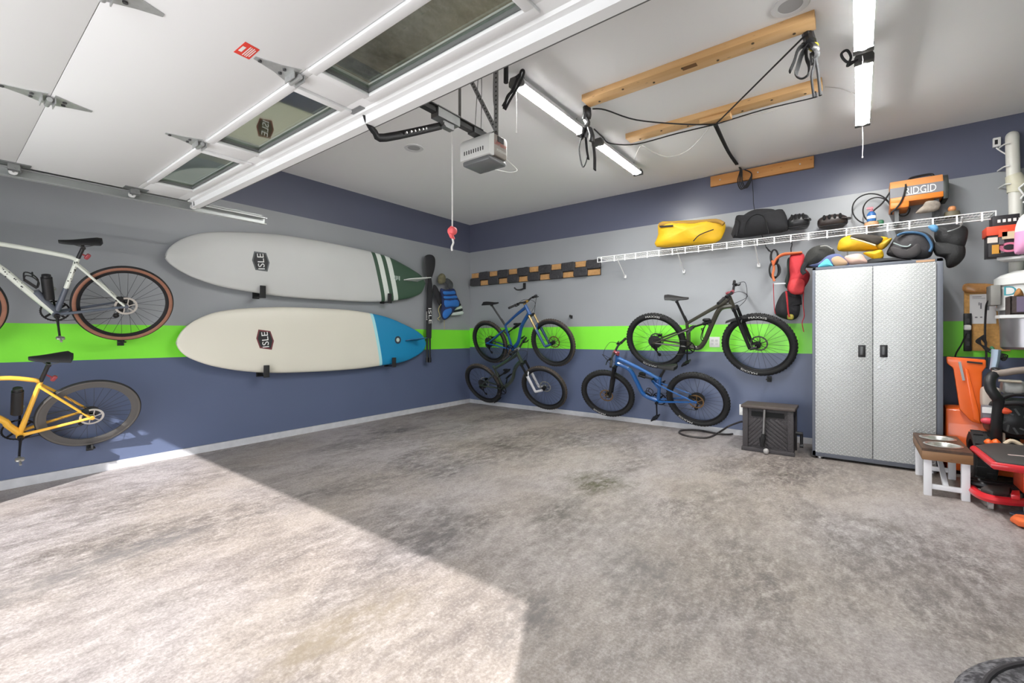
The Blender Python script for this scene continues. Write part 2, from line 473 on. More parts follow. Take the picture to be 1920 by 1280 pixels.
b = MB(); b.bb(XR, XR + .1, -7.1, 0, -0.1, ROOM_H); struct(b.build('wall_right', WALL_B))
JL, JR, HD = 1.22, 5.92, 2.16
b = MB(); b.bb(0, JL, -7.1, YF, -0.1, ROOM_H); b.bb(JR, XR, -7.1, YF, -0.1, ROOM_H); b.bb(JL, JR, -7.1, YF, HD, ROOM_H)
struct(b.build('wall_front', WALL_L))
CURB = mat('curb_concrete', (188, 188, 192), 0.8, var=0.18, vscale=14, bump=0.3, bscale=40)
b = MB(); b.prism([(0.018, 0, 0.048), (0.018, -7.0, -0.02), (0.018, -7.0, floor_z(-7) - .02), (0.018, 0, floor_z(0) - .02)], (-0.1, 0, 0)); struct(b.build('baseboard_left', CURB))
b = MB(); b.bb(0.0, XR, -0.018, 0.06, floor_z(0) - 0.02, 0.042); struct(b.build('baseboard_back', CURB))

# ================================================================== GARAGE DOOR (rolled up under the ceiling)
DZ, DX0, DX1, DY0 = 2.27, 1.0, 5.88, -4.405
DOOR = mat('door_white', (228, 229, 230), 0.5, var=0.015, vscale=3)
door = thing('garage_door', 'white sectional garage door rolled up overhead with a row of windows', 'garage door', ((DX0 + DX1) / 2, -5.5, DZ))
TK = 0.045
ys = [DY0, DY0 - 0.457, DY0 - 0.457 - 0.62, DY0 - 0.457 - 1.24, -6.62]
g = 0.0012
WY0, WY1 = -4.827, -4.582
wx = [1.812 + 1.125 * i for i in range(4)]; WW = 0.45
b = MB()   # window section: rails and stiles round the four openings
b.bb(DX0, DX1, WY1, ys[0], DZ, DZ + TK); b.bb(DX0, DX1, ys[1] + g, WY0, DZ, DZ + TK)
edges = [DX0] + [e for x in wx for e in (x - WW, x + WW)] + [DX1]
for i in range(0, len(edges), 2): b.bb(edges[i], edges[i + 1], WY0, WY1, DZ, DZ + TK)
b.build('door_section', DOOR, door, bevel=0.003)
for i in (1, 2, 3):
    b = MB(); b.bb(DX0, DX1, ys[i + 1] + g, ys[i] - g, DZ, DZ + TK); b.build('door_section', DOOR, door, bevel=0.0015)
# pane glass: a tinted sheet that lets light through and mirrors a little
gm, nt, pb = nodes_of('pane_glass', 0.04)
tr_ = N(nt, 'ShaderNodeBsdfTransparent'); tr_.inputs['Color'].default_value = (.80, .86, .81, 1)
gl_ = N(nt, 'ShaderNodeBsdfGlossy'); gl_.inputs['Color'].default_value = (.80, .86, .80, 1); gl_.inputs['Roughness'].default_value = 0.02
mx_ = N(nt, 'ShaderNodeMixShader'); mx_.inputs[0].default_value = 0.42
nt.links.new(tr_.outputs[0], mx_.inputs[1]); nt.links.new(gl_.outputs[0], mx_.inputs[2]); nt.links.new(mx_.outputs[0], nt.nodes['Material Output'].inputs['Surface']); nt.nodes.remove(pb)
for x in wx:
    b = MB(); w = 0.035
    x0, x1 = x - WW, x + WW
    for (a0, a1, c0, c1) in ((x0 - w, x1 + w, WY1 - .008, WY1 + w), (x0 - w, x1 + w, WY0 - w, WY0 + .008), (x0 - w, x0 + .008, WY0, WY1), (x1 - .008, x1 + w, WY0, WY1)):
        b.bb(a0, a1, c0, c1, DZ - 0.014, DZ + 0.004)
    f = b.build('window_frame', DOOR, door, bevel=0.006)
    b = MB(); b.bb(x0 + .002, x1 - .002, WY0 + .002, WY1 - .002, DZ + 0.018, DZ + 0.026); b.build('pane', gm, f)
    b = MB()
    for (a0, a1, c0, c1) in ((x0, x1, WY1 - .014, WY1 - .006), (x0, x1, WY0 + .006, WY0 + .014), (x0 + .004, x0 + .012, WY0 + .01, WY1 - .01), (x1 - .012, x1 - .004, WY0 + .01, WY1 - .01)):
        b.bb(a0, a1, c0, c1, DZ + 0.004, DZ + 0.018)
    b.build('pane_seal', mat('grey_seal', (110, 112, 112), 0.6), f)
b = MB()   # stiffening strut: a ridged channel along the leading edge
ye = DY0
prof = [(ye - .118, DZ), (ye - .112, DZ - .012), (ye - .085, DZ - .012), (ye - .08, DZ - .05), (ye - .03, DZ - .05), (ye - .025, DZ - .012), (ye + .004, DZ - .012), (ye + .004, DZ)]
b.prism([(DX0 + .02, y, z) for y, z in prof], (DX1 - DX0 - .04, 0, 0)); b.build('strut', DOOR, door)
b = MB(); b.bb(DX0, DX1, ye + .004, ye + .016, DZ - .02, DZ + TK); b.build('weather_seal', mat('grey_seal', (110, 112, 112), 0.6), door)

HST = mat('hinge_steel', (188, 190, 190), .4, .6, var=.2, vscale=40)
def hinge(x, y, name='hinge', back=True):
    b = MB()
    z = DZ - 0.003
    b.prism([(x - .07, y - .012, z), (x - .035, y - .08, z), (x - .01, y - .17, z), (x + .01, y - .17, z), (x + .035, y - .08, z), (x + .07, y - .012, z)], (0, 0, .003))
    if back: b.prism([(x - .07, y + .012, z), (x - .035, y + .08, z), (x - .01, y + .15, z), (x + .01, y + .15, z), (x + .035, y + .08, z), (x + .07, y + .012, z)], (0, 0, .003))
    b.bb(x - .04, x + .04, y - .03, y - .026, z - .028, z); b.bb(x - .04, x + .04, y + .014, y + .018, z - .028, z)
    b.cyl((x - .042, y - .004, z - .014), (x + .042, y - .004, z - .014), .011)
    o = b.build(name, HST, door)
    for dx, dy in ((-.02, -.06), (.02, -.06), (0, -.15), (-.02, .05), (.02, .05)):
        if dy > 0 and not back: continue
        b = MB(); b.cyl((x + dx, y + dy, z - .006), (x + dx, y + dy, z), .008, seg=6)
        b.build('bolt', DSTEEL, o)
for yy, bk in ((ys[1], False), (ys[2], True), (ys[3], True)):
    for x in (2.375, 3.485, 4.62): hinge(x, yy, back=bk)
for yy in (ys[0] - .05, ys[1], ys[2], ys[3]):      # roller brackets on the left edge
    b = MB(); x = DX0
    b.bb(x + .005, x + .09, yy - .07, yy + .07, DZ - .006, DZ); b.bb(x + .01, x + .03, yy - .03, yy + .03, DZ - .04, DZ - .006); b.bb(x + .055, x + .075, yy - .035, yy + .02, DZ - .045, DZ - .006)
    b.cyl((x - .06, yy, DZ - .028), (x + .08, yy, DZ - .028), .006)
    o = b.build('roller_bracket', STEEL, door)
    b = MB(); b.cyl((x - .068, yy, DZ - .028), (x - .048, yy, DZ - .028), .022, seg=16); b.build('roller', WHT, o)
# red warning sticker on the second section
q = [az(*p, DZ) for p in ((438, 97), (460, 78), (487, 93), (467, 111))]
b = MB(); b.prism([(p[0], p[1], DZ - .0015) for p in q], (0, 0, .0012))
st = b.build('warning_sticker', mat('sticker_red', (226, 62, 48), 0.5), door); st['label'] = 'red sticker with white print'
c = sum(q) / 4; right = Vector(q[1] - q[0]); upv = Vector(q[0] - q[3])
b = MB()
for dy, w, h in ((.30, .42, .2), (.02, .74, .05), (-.1, .7, .05), (-.22, .74, .05), (-.34, .6, .05)):
    cc = Vector(c) + upv * dy; r = right * w / 2; uu = upv * h / 2
    b.prism([(p.x, p.y, DZ - .003) for p in (cc - r - uu, cc + r - uu, cc + r + uu, cc - r + uu)], (0, 0, .001))
b.build('print_lines', WHT, st)

# door track on the left
trk = thing('door_track', 'galvanised steel door track running below the ceiling on the left', 'track', (0.93, -5.2, DZ))
tx0, tx1, ty0, ty1, tz = 0.905, 0.965, -6.86, -3.86, DZ - .028
b = MB(); b.bb(tx0, tx0 + .004, ty0, ty1, tz - .032, tz + .032); b.bb(tx0, tx1, ty0, ty1, tz + .028, tz + .032); b.bb(tx0, tx1 - .012, ty0, ty1, tz - .032, tz - .028); b.bb(tx1 - .004, tx1, ty0, ty1, tz + .02, tz + .032)
b.build('rail', mat('track_steel', (190, 193, 192), .4, .55, var=.08, vscale=20), trk)
b = MB(); b.bb(tx0 - .004, tx0, ty0, ty1 - .02, tz - .02, tz + .06); b.bb(tx0 - .045, tx0 - .004, ty0, ty1 - .02, tz + .055, tz + .06); b.build('stiffening_angle', STEEL, trk)
b = MB()
b.bb(tx0 - .006, tx0 - .002, -4.75, -4.715, tz, ROOM_H); b.build('hanger_strap', STEEL, trk)
b = MB(); b.bb(tx0 - .006, tx0 - .002, -6.6, -6.565, tz, ROOM_H); b.build('hanger_strap', STEEL, trk)
for dy in (.05, .11):
    b = MB(); b.cyl((tx1 - .03, ty1 - dy, tz - .034), (tx1 - .03, ty1 - dy, tz - .026), .011, seg=8); b.build('bolt', STEEL, trk)

# added tan sheet above the door, standing in for reflections in its panes
PLY = wood_material('reflection_plywood', (190, 160, 122), (168, 138, 100), 0, 1.5)
def storage(name, label, x0, x1, y0, y1, z):  # hangs the added sheet that gives the panes their reflected tan
    t = thing(name, label, 'reflection sheet', ((x0 + x1) / 2, (y0 + y1) / 2, z))
    b = MB(); b.bb(x0, x1, y0, y1, z, z + .018); b.build('deck', PLY, t)
    for x in (x0 + .12, x1 - .12):
        b = MB(); b.bb(x - .02, x + .02, y0 + .05, y0 + .09, z + .018, ROOM_H); b.bb(x - .02, x + .02, y1 - .09, y1 - .05, z + .018, ROOM_H); b.build('hanger', PLY, t)
storage('reflection_sheet', 'added tan sheet above the raised door standing in for reflections in its panes', 1.1, 5.7, -4.72, -4.25, 2.62)

# ================================================================== DOOR OPENER
OX = 3.44
op = thing('garage_door_opener', 'grey and white garage door opener hanging from ceiling straps', 'door opener', (OX, -3.45, 2.3))
RX = OX + 0.13
f0 = ax(916, 286, RX); f1 = ax(949, 304, RX); ftop = ax(916, 244, RX)
y0, y1 = f0[1], f1[1] + .02; zb, zt = f0[2], ftop[2] + .01
LX = ay(863, 302, y0)[0]
cxm = (LX + RX) / 2
OPG = mat('opener_grey', (150, 142, 134), .45); OPW = mat('opener_white', (226, 227, 226), .4); LENS = mat('opener_lens', (112, 114, 116), .3, var=.1)
b = MB(); b.bb(LX + .012, RX, y0 + .03, y1, zb + .005, zt); housing = b.build('motor_housing', OPG, op, bevel=.02)
b = MB()
n = 12; prof = [(y0 + .05, zt + .004)]
for i in range(n + 1):
    a = PI / 2 * i / n; prof.append((y0 + .06 - .06 * math.sin(a), zt - .06 + .06 * math.cos(a)))
prof += [(y0, zb), (y0 + .03, zb - .004), (y0 + .05, zb)]
b.prism([(LX, y, z) for y, z in prof], (RX - LX + .004, 0, 0)); fc = b.build('front_cover', OPW, op)
b = MB()
for i in range(9):
    x = LX + .035 + i * .02; b.bb(x, x + .007, y0 - .0015, y0 + .004, zb + .03 + .006 * abs(4 - i) * 0, zb + .055 + .0 * i)
b.build('vent_slots', BLK, fc)
b = MB(); b.prism([(LX + .01, y0 + .01, zb), (RX - .005, y0 + .01, zb), (RX - .005, y1 - .01, zb), (LX + .01, y1 - .01, zb)], (0, 0, -.035)); b.build('light_lens', LENS, op, bevel=.012)
b = MB(); b.bb(RX - .001, RX + .004, y0 + .09, y0 + .15, zt - .05, zt - .015); b.build('socket', BLK, op)
ro = mat('lettering_red', (186, 72, 60), .5)
tb = text_on('LiftMaster', (RX, (y0 + y1) / 2 + .02, (zb + zt) / 2 + .015), (0, 1, 0), (0, 0, 1), (y1 - y0) * .62, .03, .002); tb.build('lettering', ro, housing)
tb = text_on('PROFESSIONAL', (RX, (y0 + y1) / 2 + .03, (zb + zt) / 2 - .03), (0, 1, 0), (0, 0, 1), (y1 - y0) * .5, .016, .002); tb.build('lettering', WHT, housing)
RZ = 2.47
b = MB(); b.bb(OX - .02, OX + .02, -6.86, y0 + .06, RZ - .012, RZ + .022); b.bb(OX - .035, OX + .035, -6.86, y0 + .06, RZ + .018, RZ + .024)
rail = b.build('rail', mat('rail_dark', (62, 62, 62), .45, .5), op)
b = MB(); b.bb(OX - .03, OX + .03, y0 - .02, y0 + .18, zt, RZ + .02); b.build('rail_bracket', DSTEEL, op)
ty = ax(836, 222, OX)[1]
b = MB(); b.bb(OX - .032, OX + .032, ty - .09, ty + .09, RZ - .035, RZ + .03); b.bb(OX - .02, OX + .02, ty - .04, ty + .05, RZ - .07, RZ - .03); b.cyl((OX - .03, ty - .03, RZ - .06), (OX + .03, ty - .03, RZ - .06), .012)
tr = b.build('trolley', STEEL, op)
p_d = ax(690, 200, OX); 
b = MB(); b.bar((OX, -4.425, DZ - .03), (OX, ax(712, 252, OX)[1], ax(712, 252, OX)[2]), .008, .042, up=(1, 0, 0))
arm_pts = [ax(*p, OX) for p in ((683, 203), (690, 228), (703, 248), (722, 258), (826, 236))]
b = MB(); b.tube(arm_pts, .021, seg=8, smooth=4, flat=.35); am = b.build('door_arm', mat('arm_black', (44, 44, 46), .45, .4), op)
for t in (.32, .4, .47, .54, .61, .67):
    p = arm_pts[3] * (1 - t) + arm_pts[4] * t
    b = MB(); b.cyl((p[0] - .012, p[1], p[2]), (p[0] + .024, p[1], p[2]), .006, seg=8); b.build('bolt', ALU, am)
b = MB(); p = arm_pts[0]; b.bb(OX - .05, OX + .05, p[1] - .06, p[1] + .05, DZ - .004, DZ + .001); b.bb(OX - .03, OX - .025, p[1] - .03, p[1] + .04, p[2] - .02, DZ); b.bb(OX + .025, OX + .03, p[1] - .03, p[1] + .04, p[2] - .02, DZ); b.cyl((OX - .035, p[1], p[2] + .004), (OX + .035, p[1], p[2] + .004), .008)
b.build('door_bracket', STEEL, op)
STRAPM = mat('strap_grey', (150, 150, 150), .5, .25, var=.12, vscale=30)
def perforated(p0, p1, w=.03, name='hanger_strap', up=(0, 1, 0)):
    b = MB(); p0, p1 = Vector(p0), Vector(p1)
    b.bar(p0, p1, w, .003, up=up); d = (p1 - p0); k = int(d.length / .028)
    o = b.build(name, STRAPM, op)
    b = MB(); X = d.normalized(); n_ = Vector(up).cross(X).normalized().cross(X).normalized()
    for i in range(k):
        c = p0 + d * (i + .5) / k; b.cyl(c - n_ * .0022, c + n_ * .0022, .006, seg=8)
    b.build('holes', mat('hole_dark', (48, 48, 50), .7), o)
ym = (y0 + y1) / 2
perforated((RX - .02, ym, zt - .02), (RX - .02, ym, ROOM_H), .036, up=(0, 1, 0))
perforated((RX - .02, ym + .01, zt + .02), ax(880, 132, RX - .02) * 0 + np.array((LX - .12, ym + .01, ROOM_H)), .03, up=(0, 1, 0))
b = MB(); b.bar((OX, ty + .12, RZ + .02), (OX, ty + .12, ROOM_H), .022, .003, up=(0, 1, 0)); b.build('hanger_strap', STRAPM, op)
b = MB()
b.tube([(RX - .05, ym + .04, zt), (RX - .06, ym + .05, zt + .15), (RX - .085, ym + .05, zt + .3), (RX - .07, ym + .05, ROOM_H)], .004, smooth=5)
b.tube([(LX + .04, ym, zt), (LX + .05, ym, zt + .2), (LX + .09, ym, ROOM_H)], .003, smooth=4)
b.tube([(LX + .09, ym, zt), (LX + .1, ym, zt + .2), (LX + .1, ym, ROOM_H)], .003, smooth=4)
b.build('wire', mat('cord_grey', (130, 130, 130), .7), op)
b = MB(); b.tube([(RX - .1, y1 - .03, zb - .03), (RX - .02, y1 + .04, zb - .05), (RX + .0, y1 + .1, zb - .02), (RX - .06, y1 + .06, zb + .05)], .003, smooth=6); b.build('antenna_wire', WHT, op)
# coiled power cord beside the strap
b = MB(); P = Vector((RX + .05, ym + .03, zt + .24))
b.tube([P + Vector(d) for d in ((-.04, 0, -.05), (.0, .02, .02), (.06, .03, .1), (.09, .03, .15), (.11, .03, .13), (.08, .02, .06), (.02, .0, -.03), (-.02, 0, -.08))], .008, smooth=5)
b.tube([P + Vector(d) for d in ((-.03, 0, -.07), (.0, 0, .0), (.03, .02, .04), (.06, .02, .09), (.085, .02, .12), (.07, .0, .1))], .009, smooth=5)
b.tube([P + Vector(d) for d in ((-.02, .01, .1), (-.02, .01, .2), (-.018, .01, .25), (-.02, .01, .34))], .016, seg=6)
b.build('power_cord', ROPE, op)
# release cord hangs from the trolley
cord_b = ax(848, 470, OX); 
pc = thing('release_cord', 'white pull cord with a red handle hanging from the opener trolley', 'pull cord', (OX, ty + .04, RZ - .06))
px_y = [ax(848, y, OX) for y in (252, 300, 360, 425)]
b = MB(); b.tube([(OX, ty + .04, RZ - .06)] + [tuple(p) for p in px_y], .004, smooth=3); b.build('cord', mat('cord_white', (214, 212, 210), .8), pc)
b = MB(); h = [ax(x, y, OX) for x, y in ((845, 426), (852, 432), (846, 440), (851, 448))]
b.tube(h, [.01, .018, .016, .008], smooth=3); b.soft(ax(848, 433, OX), (.06, .05, .05), .8); hd = b.build('handle', mat('handle_red', (226, 92, 96), .5), pc); hd['label'] = 'red plastic handle'
b = MB(); b.tube([ax(x, y, OX) for x, y in ((848, 446), (850, 455), (847, 463), (848, 470))], .006, smooth=3); b.build('cord_end', mat('cord_white', (214, 212, 210), .8), pc)

# ================================================================== CEILING: lights, downlights, timber
EMIT = mat('tube_glow', (255, 255, 252), .5, emit=TUBE_STRENGTH, var=0)
LZ = 2.985
def shop_light(x, ya, yb, label, cap_far=True):
    t = thing('shop_light', label, 'ceiling light', (x, (ya + yb) / 2, LZ), 'hanging strip lights')
    w = .1
    b = MB(); b.prism([(x - w / 2, ya + .01, LZ + .01), (x + w / 2, ya + .01, LZ + .01), (x + w * .38, ya + .01, LZ + .055), (x - w * .38, ya + .01, LZ + .055)], (0, yb - ya - .02, 0)); b.build('housing', mat('light_housing', (206, 207, 208), .4), t)
    b = MB(); k = 8
    pr = [(x - w / 2 + w * i / k, LZ + .012 - .018 * math.sin(PI * i / k)) for i in range(k + 1)]
    b.prism([(px_, ya + .05, pz) for px_, pz in pr], (0, yb - ya - .1, 0)); b.build('diffuser', EMIT, t)
    for s, yy in ((-1, ya), (1, yb)):
        b = MB(); b.prism([(x - w * .54, yy, LZ - .004), (x + w * .54, yy, LZ - .004), (x + w * .54, yy, LZ + .03), (x + w * .4, yy, LZ + .06), (x - w * .4, yy, LZ + .06), (x - w * .54, yy, LZ + .03)], (0, -s * .055, 0)); b.build('end_cap', mat('cap_grey', (74, 74, 74), .5), t, bevel=.004)
        y2 = yy - s * .13
        b = MB(); b.tube([(x, y2, LZ + .05), (x + .012, y2, LZ + .08), (x - .008, y2, LZ + .1), (x, y2, ROOM_H)], .003, smooth=3); b.build('hanging_chain', STEEL, t)
    return t
shop_light(3.425, -3.22, -2.16, 'left hanging strip light, nearest the garage door opener')
shop_light(3.43, -1.92, -.87, 'left hanging strip light nearest the back wall, behind the dangling straps')
shop_light(5.445, -3.2, -2.13, 'right hanging strip light cut off by the top edge')
shop_light(5.45, -2.03, -.83, 'right hanging strip light nearest the back wall with pull string below')
def string(name, label, x, y, z0, z1):
    b = MB(); b.tube([(x, y, z1), (x + .003, y, (z0 + z1) / 2), (x, y, z0)], .0022, seg=6); b.cyl((x, y, z0 - .012), (x, y, z0), .005)
    tag(b.build(name, mat('cord_white', (214, 212, 210), .8)), label, 'pull string')
p = az(1612, 235, LZ); string('pull_string', 'white pull string hanging from the right strip light nearest the back wall', 5.45, -.85, ay(1612, 294, -.85)[2], LZ)
string('pull_string', 'thin pull string below the gap between the two right strip lights', 5.44, -2.1, ay(1615, 122, -2.1)[2], LZ)
string('pull_string', 'thin pull string under the near end of the left strip light', 3.39, -3.15, ay(958, 250, -3.15)[2], LZ)
# plugs and cable in the light gaps
b = MB(); P = Vector((5.40, -2.08, LZ + .02)); b.tube([P + Vector(d) for d in ((.02, .06, 0), (-.03, .02, -.02), (-.06, -.01, .0), (-.07, -.03, .03), (-.04, -.05, .03), (-.02, .0, .0), (-.04, .04, -.03), (0, .05, -.01))], .008, smooth=5)
tag(b.build('light_cable', ROPE), 'black looped cable joining the two right strip lights', 'cable')
b = MB(); q = [az(1541 + 6, 163, ROOM_H - .01), az(1575, 166, ROOM_H - .01), az(1603, 176, LZ + .06)]; b.tube([q[0], q[1], q[2]], .003, smooth=4)
tag(b.build('light_cable', mat('cord_white', (214, 212, 210), .8)), 'thin white cord along ceiling from second beam to right strip light', 'cable')
CAN_T = mat('can_trim', (214, 214, 216), .5); CAN_I = mat('can_inner', (168, 168, 170), .5)
for (px, py, lab) in ((776, 277, 'small round recessed ceiling light left of the door opener'), (906, 317, 'round recessed ceiling light behind the door opener motor'), (1482, 10, 'round recessed ceiling light at top edge above the first beam')):
    p = az(px, py, ROOM_H); t = thing('downlight', lab, 'recessed light', (p[0], p[1], ROOM_H), 'recessed downlights')
    b = MB(); b.lathe([(.062, 0), (.1, -.0), (.1, -.004), (.095, -.008), (.066, -.006), (.062, 0)], (p[0], p[1], ROOM_H), seg=36); b.build('trim_ring', CAN_T, t)
    b = MB(); b.lathe([(0, -.001), (.063, -.001), (.063, -.004), (0, -.003)], (p[0], p[1], ROOM_H), seg=36); b.build('lamp_face', CAN_I, t)

PINE = wood_material('pine_timber', (220, 182, 132), (204, 158, 104), 0, 2.0)
def beam(p0, p1, w, hgt, label, name='timber_beam'):
    x0, x1, yc = p0[0], p1[0], (p0[1] + p1[1]) / 2
    b = MB(); b.bb(x0, x1, yc, yc + w, ROOM_H - hgt, ROOM_H)
    t = thing(name, label, 'timber', ((x0 + x1) / 2, yc + w / 2, ROOM_H - hgt), 'timber bolted to the ceiling')
    o = b.build('board', PINE, t, bevel=.003)
    for i in range(7):
        b = MB(); x = x0 + (x1 - x0) * (i + .5) / 7; b.cyl((x, yc + w * (.3 if i % 2 else .7), ROOM_H - hgt - .004), (x, yc + w * (.3 if i % 2 else .7), ROOM_H - hgt + .002), .009, seg=8)
        b.build('screw', mat('screw_dark', (92, 74, 52), .5, .3), t)
    return t
b1 = beam(az(1091, 178, ROOM_H), az(1527, 16, ROOM_H), .135, .05, 'long pine beam on the ceiling, nearer the garage door')
b2 = beam(az(1172, 250, ROOM_H), az(1541, 145, ROOM_H), .13, .05, 'long pine beam on the ceiling, nearer the back wall')
stamp = mat('stamp_ink', (120, 84, 48), .7)
q = az(1291, 121, ROOM_H - .045); b = MB(); b.bb(q[0] - .05, q[0] + .05, -2.575, -2.53, ROOM_H - .0512, ROOM_H - .0505); b.build('grade_stamp', stamp, b1)
q = az(1342, 217, ROOM_H - .045); b = MB(); b.prism([(q[0] - .13, -1.70, ROOM_H - .05), (q[0] + .12, -1.70, ROOM_H - .05), (q[0] + .12, -1.62, ROOM_H - .05), (q[0] - .08, -1.62, ROOM_H - .05)], (0, 0, -.04)); b.build('block', PINE, b2, bevel=.003)
# board on the back wall
w0, w1 = ay(1332, 333, -.04), ay(1526, 291, -.04)
t = thing('wall_board', 'short pine board screwed to the back wall just below the ceiling', 'timber', ((w0[0] + w1[0]) / 2, -.02, w0[2]))
zb_ = ay(1332, 350, -.04)[2]; zt_ = ay(1332, 331, -.04)[2]
b = MB(); b.bb(w0[0], w1[0], -.04, 0, zb_, zt_); b.build('board', wood_material('pine_board', (200, 146, 84), (176, 116, 60), 0, 2.2), t, bevel=.003)
for px in (1350, 1421, 1500):
    b = MB(); x = ay(px, 320, -.04)[0]; zc = (zb_ + zt_) / 2; b.cyl((x, -.045, zc), (x, -.038, zc), .008, seg=8); b.build('screw', ALU, t)

# ================================================================== BICYCLES
def bike(spec):
    S = spec
    left = S['wall'] == 'L'
    u0, n0 = (Vector((0, 1, 0)), Vector((1, 0, 0))) if left else (Vector((1, 0, 0)), Vector((0, -1, 0)))
    ya_, ti = S['yaw'], S['tilt']
    U = math.cos(ya_) * u0 + math.sin(ya_) * n0; n = -math.sin(ya_) * u0 + math.cos(ya_) * n0
    V = math.cos(ti) * Vector((0, 0, 1)) + math.sin(ti) * n; NN = -math.sin(ti) * Vector((0, 0, 1)) + math.cos(ti) * n
    kk = S.get('near', 0.0); E = Vector(EYE); H = E + (Vector(S['hub']) - E) * (1 - kk)
    def plane_pt(px, off=0.0):
        r = Vector(ray(*px)); t = ((H + NN * off) - E).dot(NN) / r.dot(NN); return E + r * t
    O = plane_pt(S['bb'])
    def K(px, off=0.0):
        p = plane_pt(px, off) - O; return Vector((p.dot(U), -off, p.dot(V)))
    fdir = S['face']                    # +1: the front of the bike points right in the photograph
    ds = -fdir                          # local y sign of the drive side (local y points into the wall)
    R3 = Matrix((U, -NN, V)).transposed()
    root = thing(S['name'], S['label'], 'bicycle', O, 'bicycles hung on the walls', R3)
    hr = H - O; hub_r = Vector((hr.dot(U), 0, hr.dot(V)))
    D, TW = S['D'] * (1 - kk), S['tw']
    if 'front' in S: S['front'] = (S['front'][0] * (1 - kk), S['front'][1] * (1 - kk))
    mtb = S['kind'] == 'mtb'
    FR = S['frame']; FR2 = S.get('frame2', FR)
    def Y(p, y): return Vector((p.x, y, p.z))
    L = dict(local=True, parent=root)
    if mtb:
        hub_f = Vector((hub_r.x + S['front'][0], 0, hub_r.z + S['front'][1]))
        headT, headB = K(S['headT']), K(S['headB'])
    else:
        nom = S['nom']                  # nominal rear hub -> BB, used to find how far the bike is pitched
        d = -hub_r; pitch = math.atan2(d.z, d.x) - math.atan2(nom[1], nom[0])
        cp, sp_ = math.cos(pitch), math.sin(pitch)
        def rel(x, z): return hub_r + Vector((x * cp - z * sp_, 0, x * sp_ + z * cp))
        hub_f = rel(S['wheelbase'] * fdir, 0)
        if 'front_edge' in S: e = K(S['front_edge']); hub_f = Vector((e.x - D / 2 + .01, 0, hub_f.z))
        ax_ = Vector((-fdir * math.cos(math.radians(71.5)), 0, math.sin(math.radians(71.5))))
        headB = hub_f + ax_ * .40 + Vector((-fdir * .045, 0, 0)); headT = headB + ax_ * .15
    sax = (headT - headB).normalized()  # steering axis
    ST = Matrix.Translation(headB) @ Matrix.Rotation(-S.get('steer', 0), 4, sax) @ Matrix.Translation(-headB)
    def st(p): return ST @ Vector(p)
    # ---- wheels
    def wheel(c, front):
        M = ST if front else Matrix.Identity(4)
        rr = D / 2 - TW * .88
        b = MB(); w = .028 if mtb else .024; dp = .022 if mtb else S.get('rim_d', .026)
        b.lathe([(rr, -w / 2), (rr + .004, -w / 2), (rr + .004, w / 2), (rr, w / 2), (rr - dp * .5, w * .45), (rr - dp, w * .25), (rr - dp, -w * .25), (rr - dp * .5, -w * .45)], axis='y', seg=72, closed=True)
        rim = b.build('wheel', S.get('rim', BLKM), root, local=True)
        rim.matrix_local = M @ Matrix.Translation(c)
        W = dict(local=True, parent=rim)
        b = MB(); R0 = D / 2 - TW / 2; k = 14; pr = []; ms = []
        for i in range(k):
            a = 2 * PI * (i + .5) / k - PI; pr.append((R0 + TW / 2 * math.cos(a), TW / 2 * math.sin(a)))
        for i in range(k):
            a = abs(2 * PI * (i + 1) / k - PI); ms.append(0 if a < .95 else 1)
        b.lathe(pr, axis='y', seg=84, closed=True, mats=ms)
        if mtb:
            kn = 58
            for i in range(kn):
                for row, (ang, l) in enumerate(((-.75, .011), (-.25, .013), (.25, .013), (.75, .011))):
                    a = 2 * PI * (i + (.5 if row in (1, 2) else 0)) / kn
                    rad = R0 + (TW / 2 + .001) * math.cos(ang); y = (TW / 2 + .001) * math.sin(ang)
                    Rm = Matrix.Rotation(-a, 3, 'Y')
                    b.box(Rm @ Vector((rad, y, 0)), (.007, .011, l), Rm)
        b.build('tire', [S.get('tire', RUB), S.get('side', RUB)], sharp=40, **W)
        hl = .11 if front else .135
        b = MB(); b.lathe([(.008, -hl / 2), (.014, -hl / 2), (.014, -.03), (.029, -.028), (.029, -.024), (.016, -.015), (.016, .015), (.029, .024), (.029, .028), (.014, .03), (.014, hl / 2), (.008, hl / 2)], axis='y', seg=20, closed=True)
        b.build('hub', BLKM, **W)
        sp = MB(); r1 = rr - dp
        sp.cyl((.027 * math.sin(.9), .026, .027 * math.cos(.9)), (0, .004, r1), .0014, seg=5, cap=False)
        sp2 = MB(); sp2.cyl((-.027 * math.sin(.9), -.026, .027 * math.cos(.9)), (0, -.004, r1), .0014, seg=5, cap=False)
        protos = [sp.build('spoke', SPOKE, **W), sp2.build('spoke', SPOKE, **W)]
        ns = 28
        for i in range(ns):
            a = 2 * PI * i / ns
            if i < 2: o = protos[i]
            else: o = protos[i % 2].copy(); COL.objects.link(o); o.parent = rim
            o.rotation_euler = (0, a, 0)
        rs = -ds                        # brake rotor on the non-drive side
        b = MB(); y = rs * .046; R1 = .09 if mtb else .08
        b.lathe([(R1 - .016, y - .001), (R1, y - .001), (R1, y + .001), (R1 - .016, y + .001)], axis='y', seg=40, closed=True)
        for i in range(6):
            a = 2 * PI * i / 6
            b.bar((.018 * math.cos(a), y, .018 * math.sin(a)), ((R1 - .01) * math.cos(a + .35), y, (R1 - .01) * math.sin(a + .35)), .008, .002, up=(0, 1, 0))
        b.lathe([(.01, y - .003), (.022, y - .003), (.022, y + .003), (.01, y + .003)], axis='y', seg=20, closed=True)
        b.build('brake_rotor', S.get('rotor', SILV), **W)
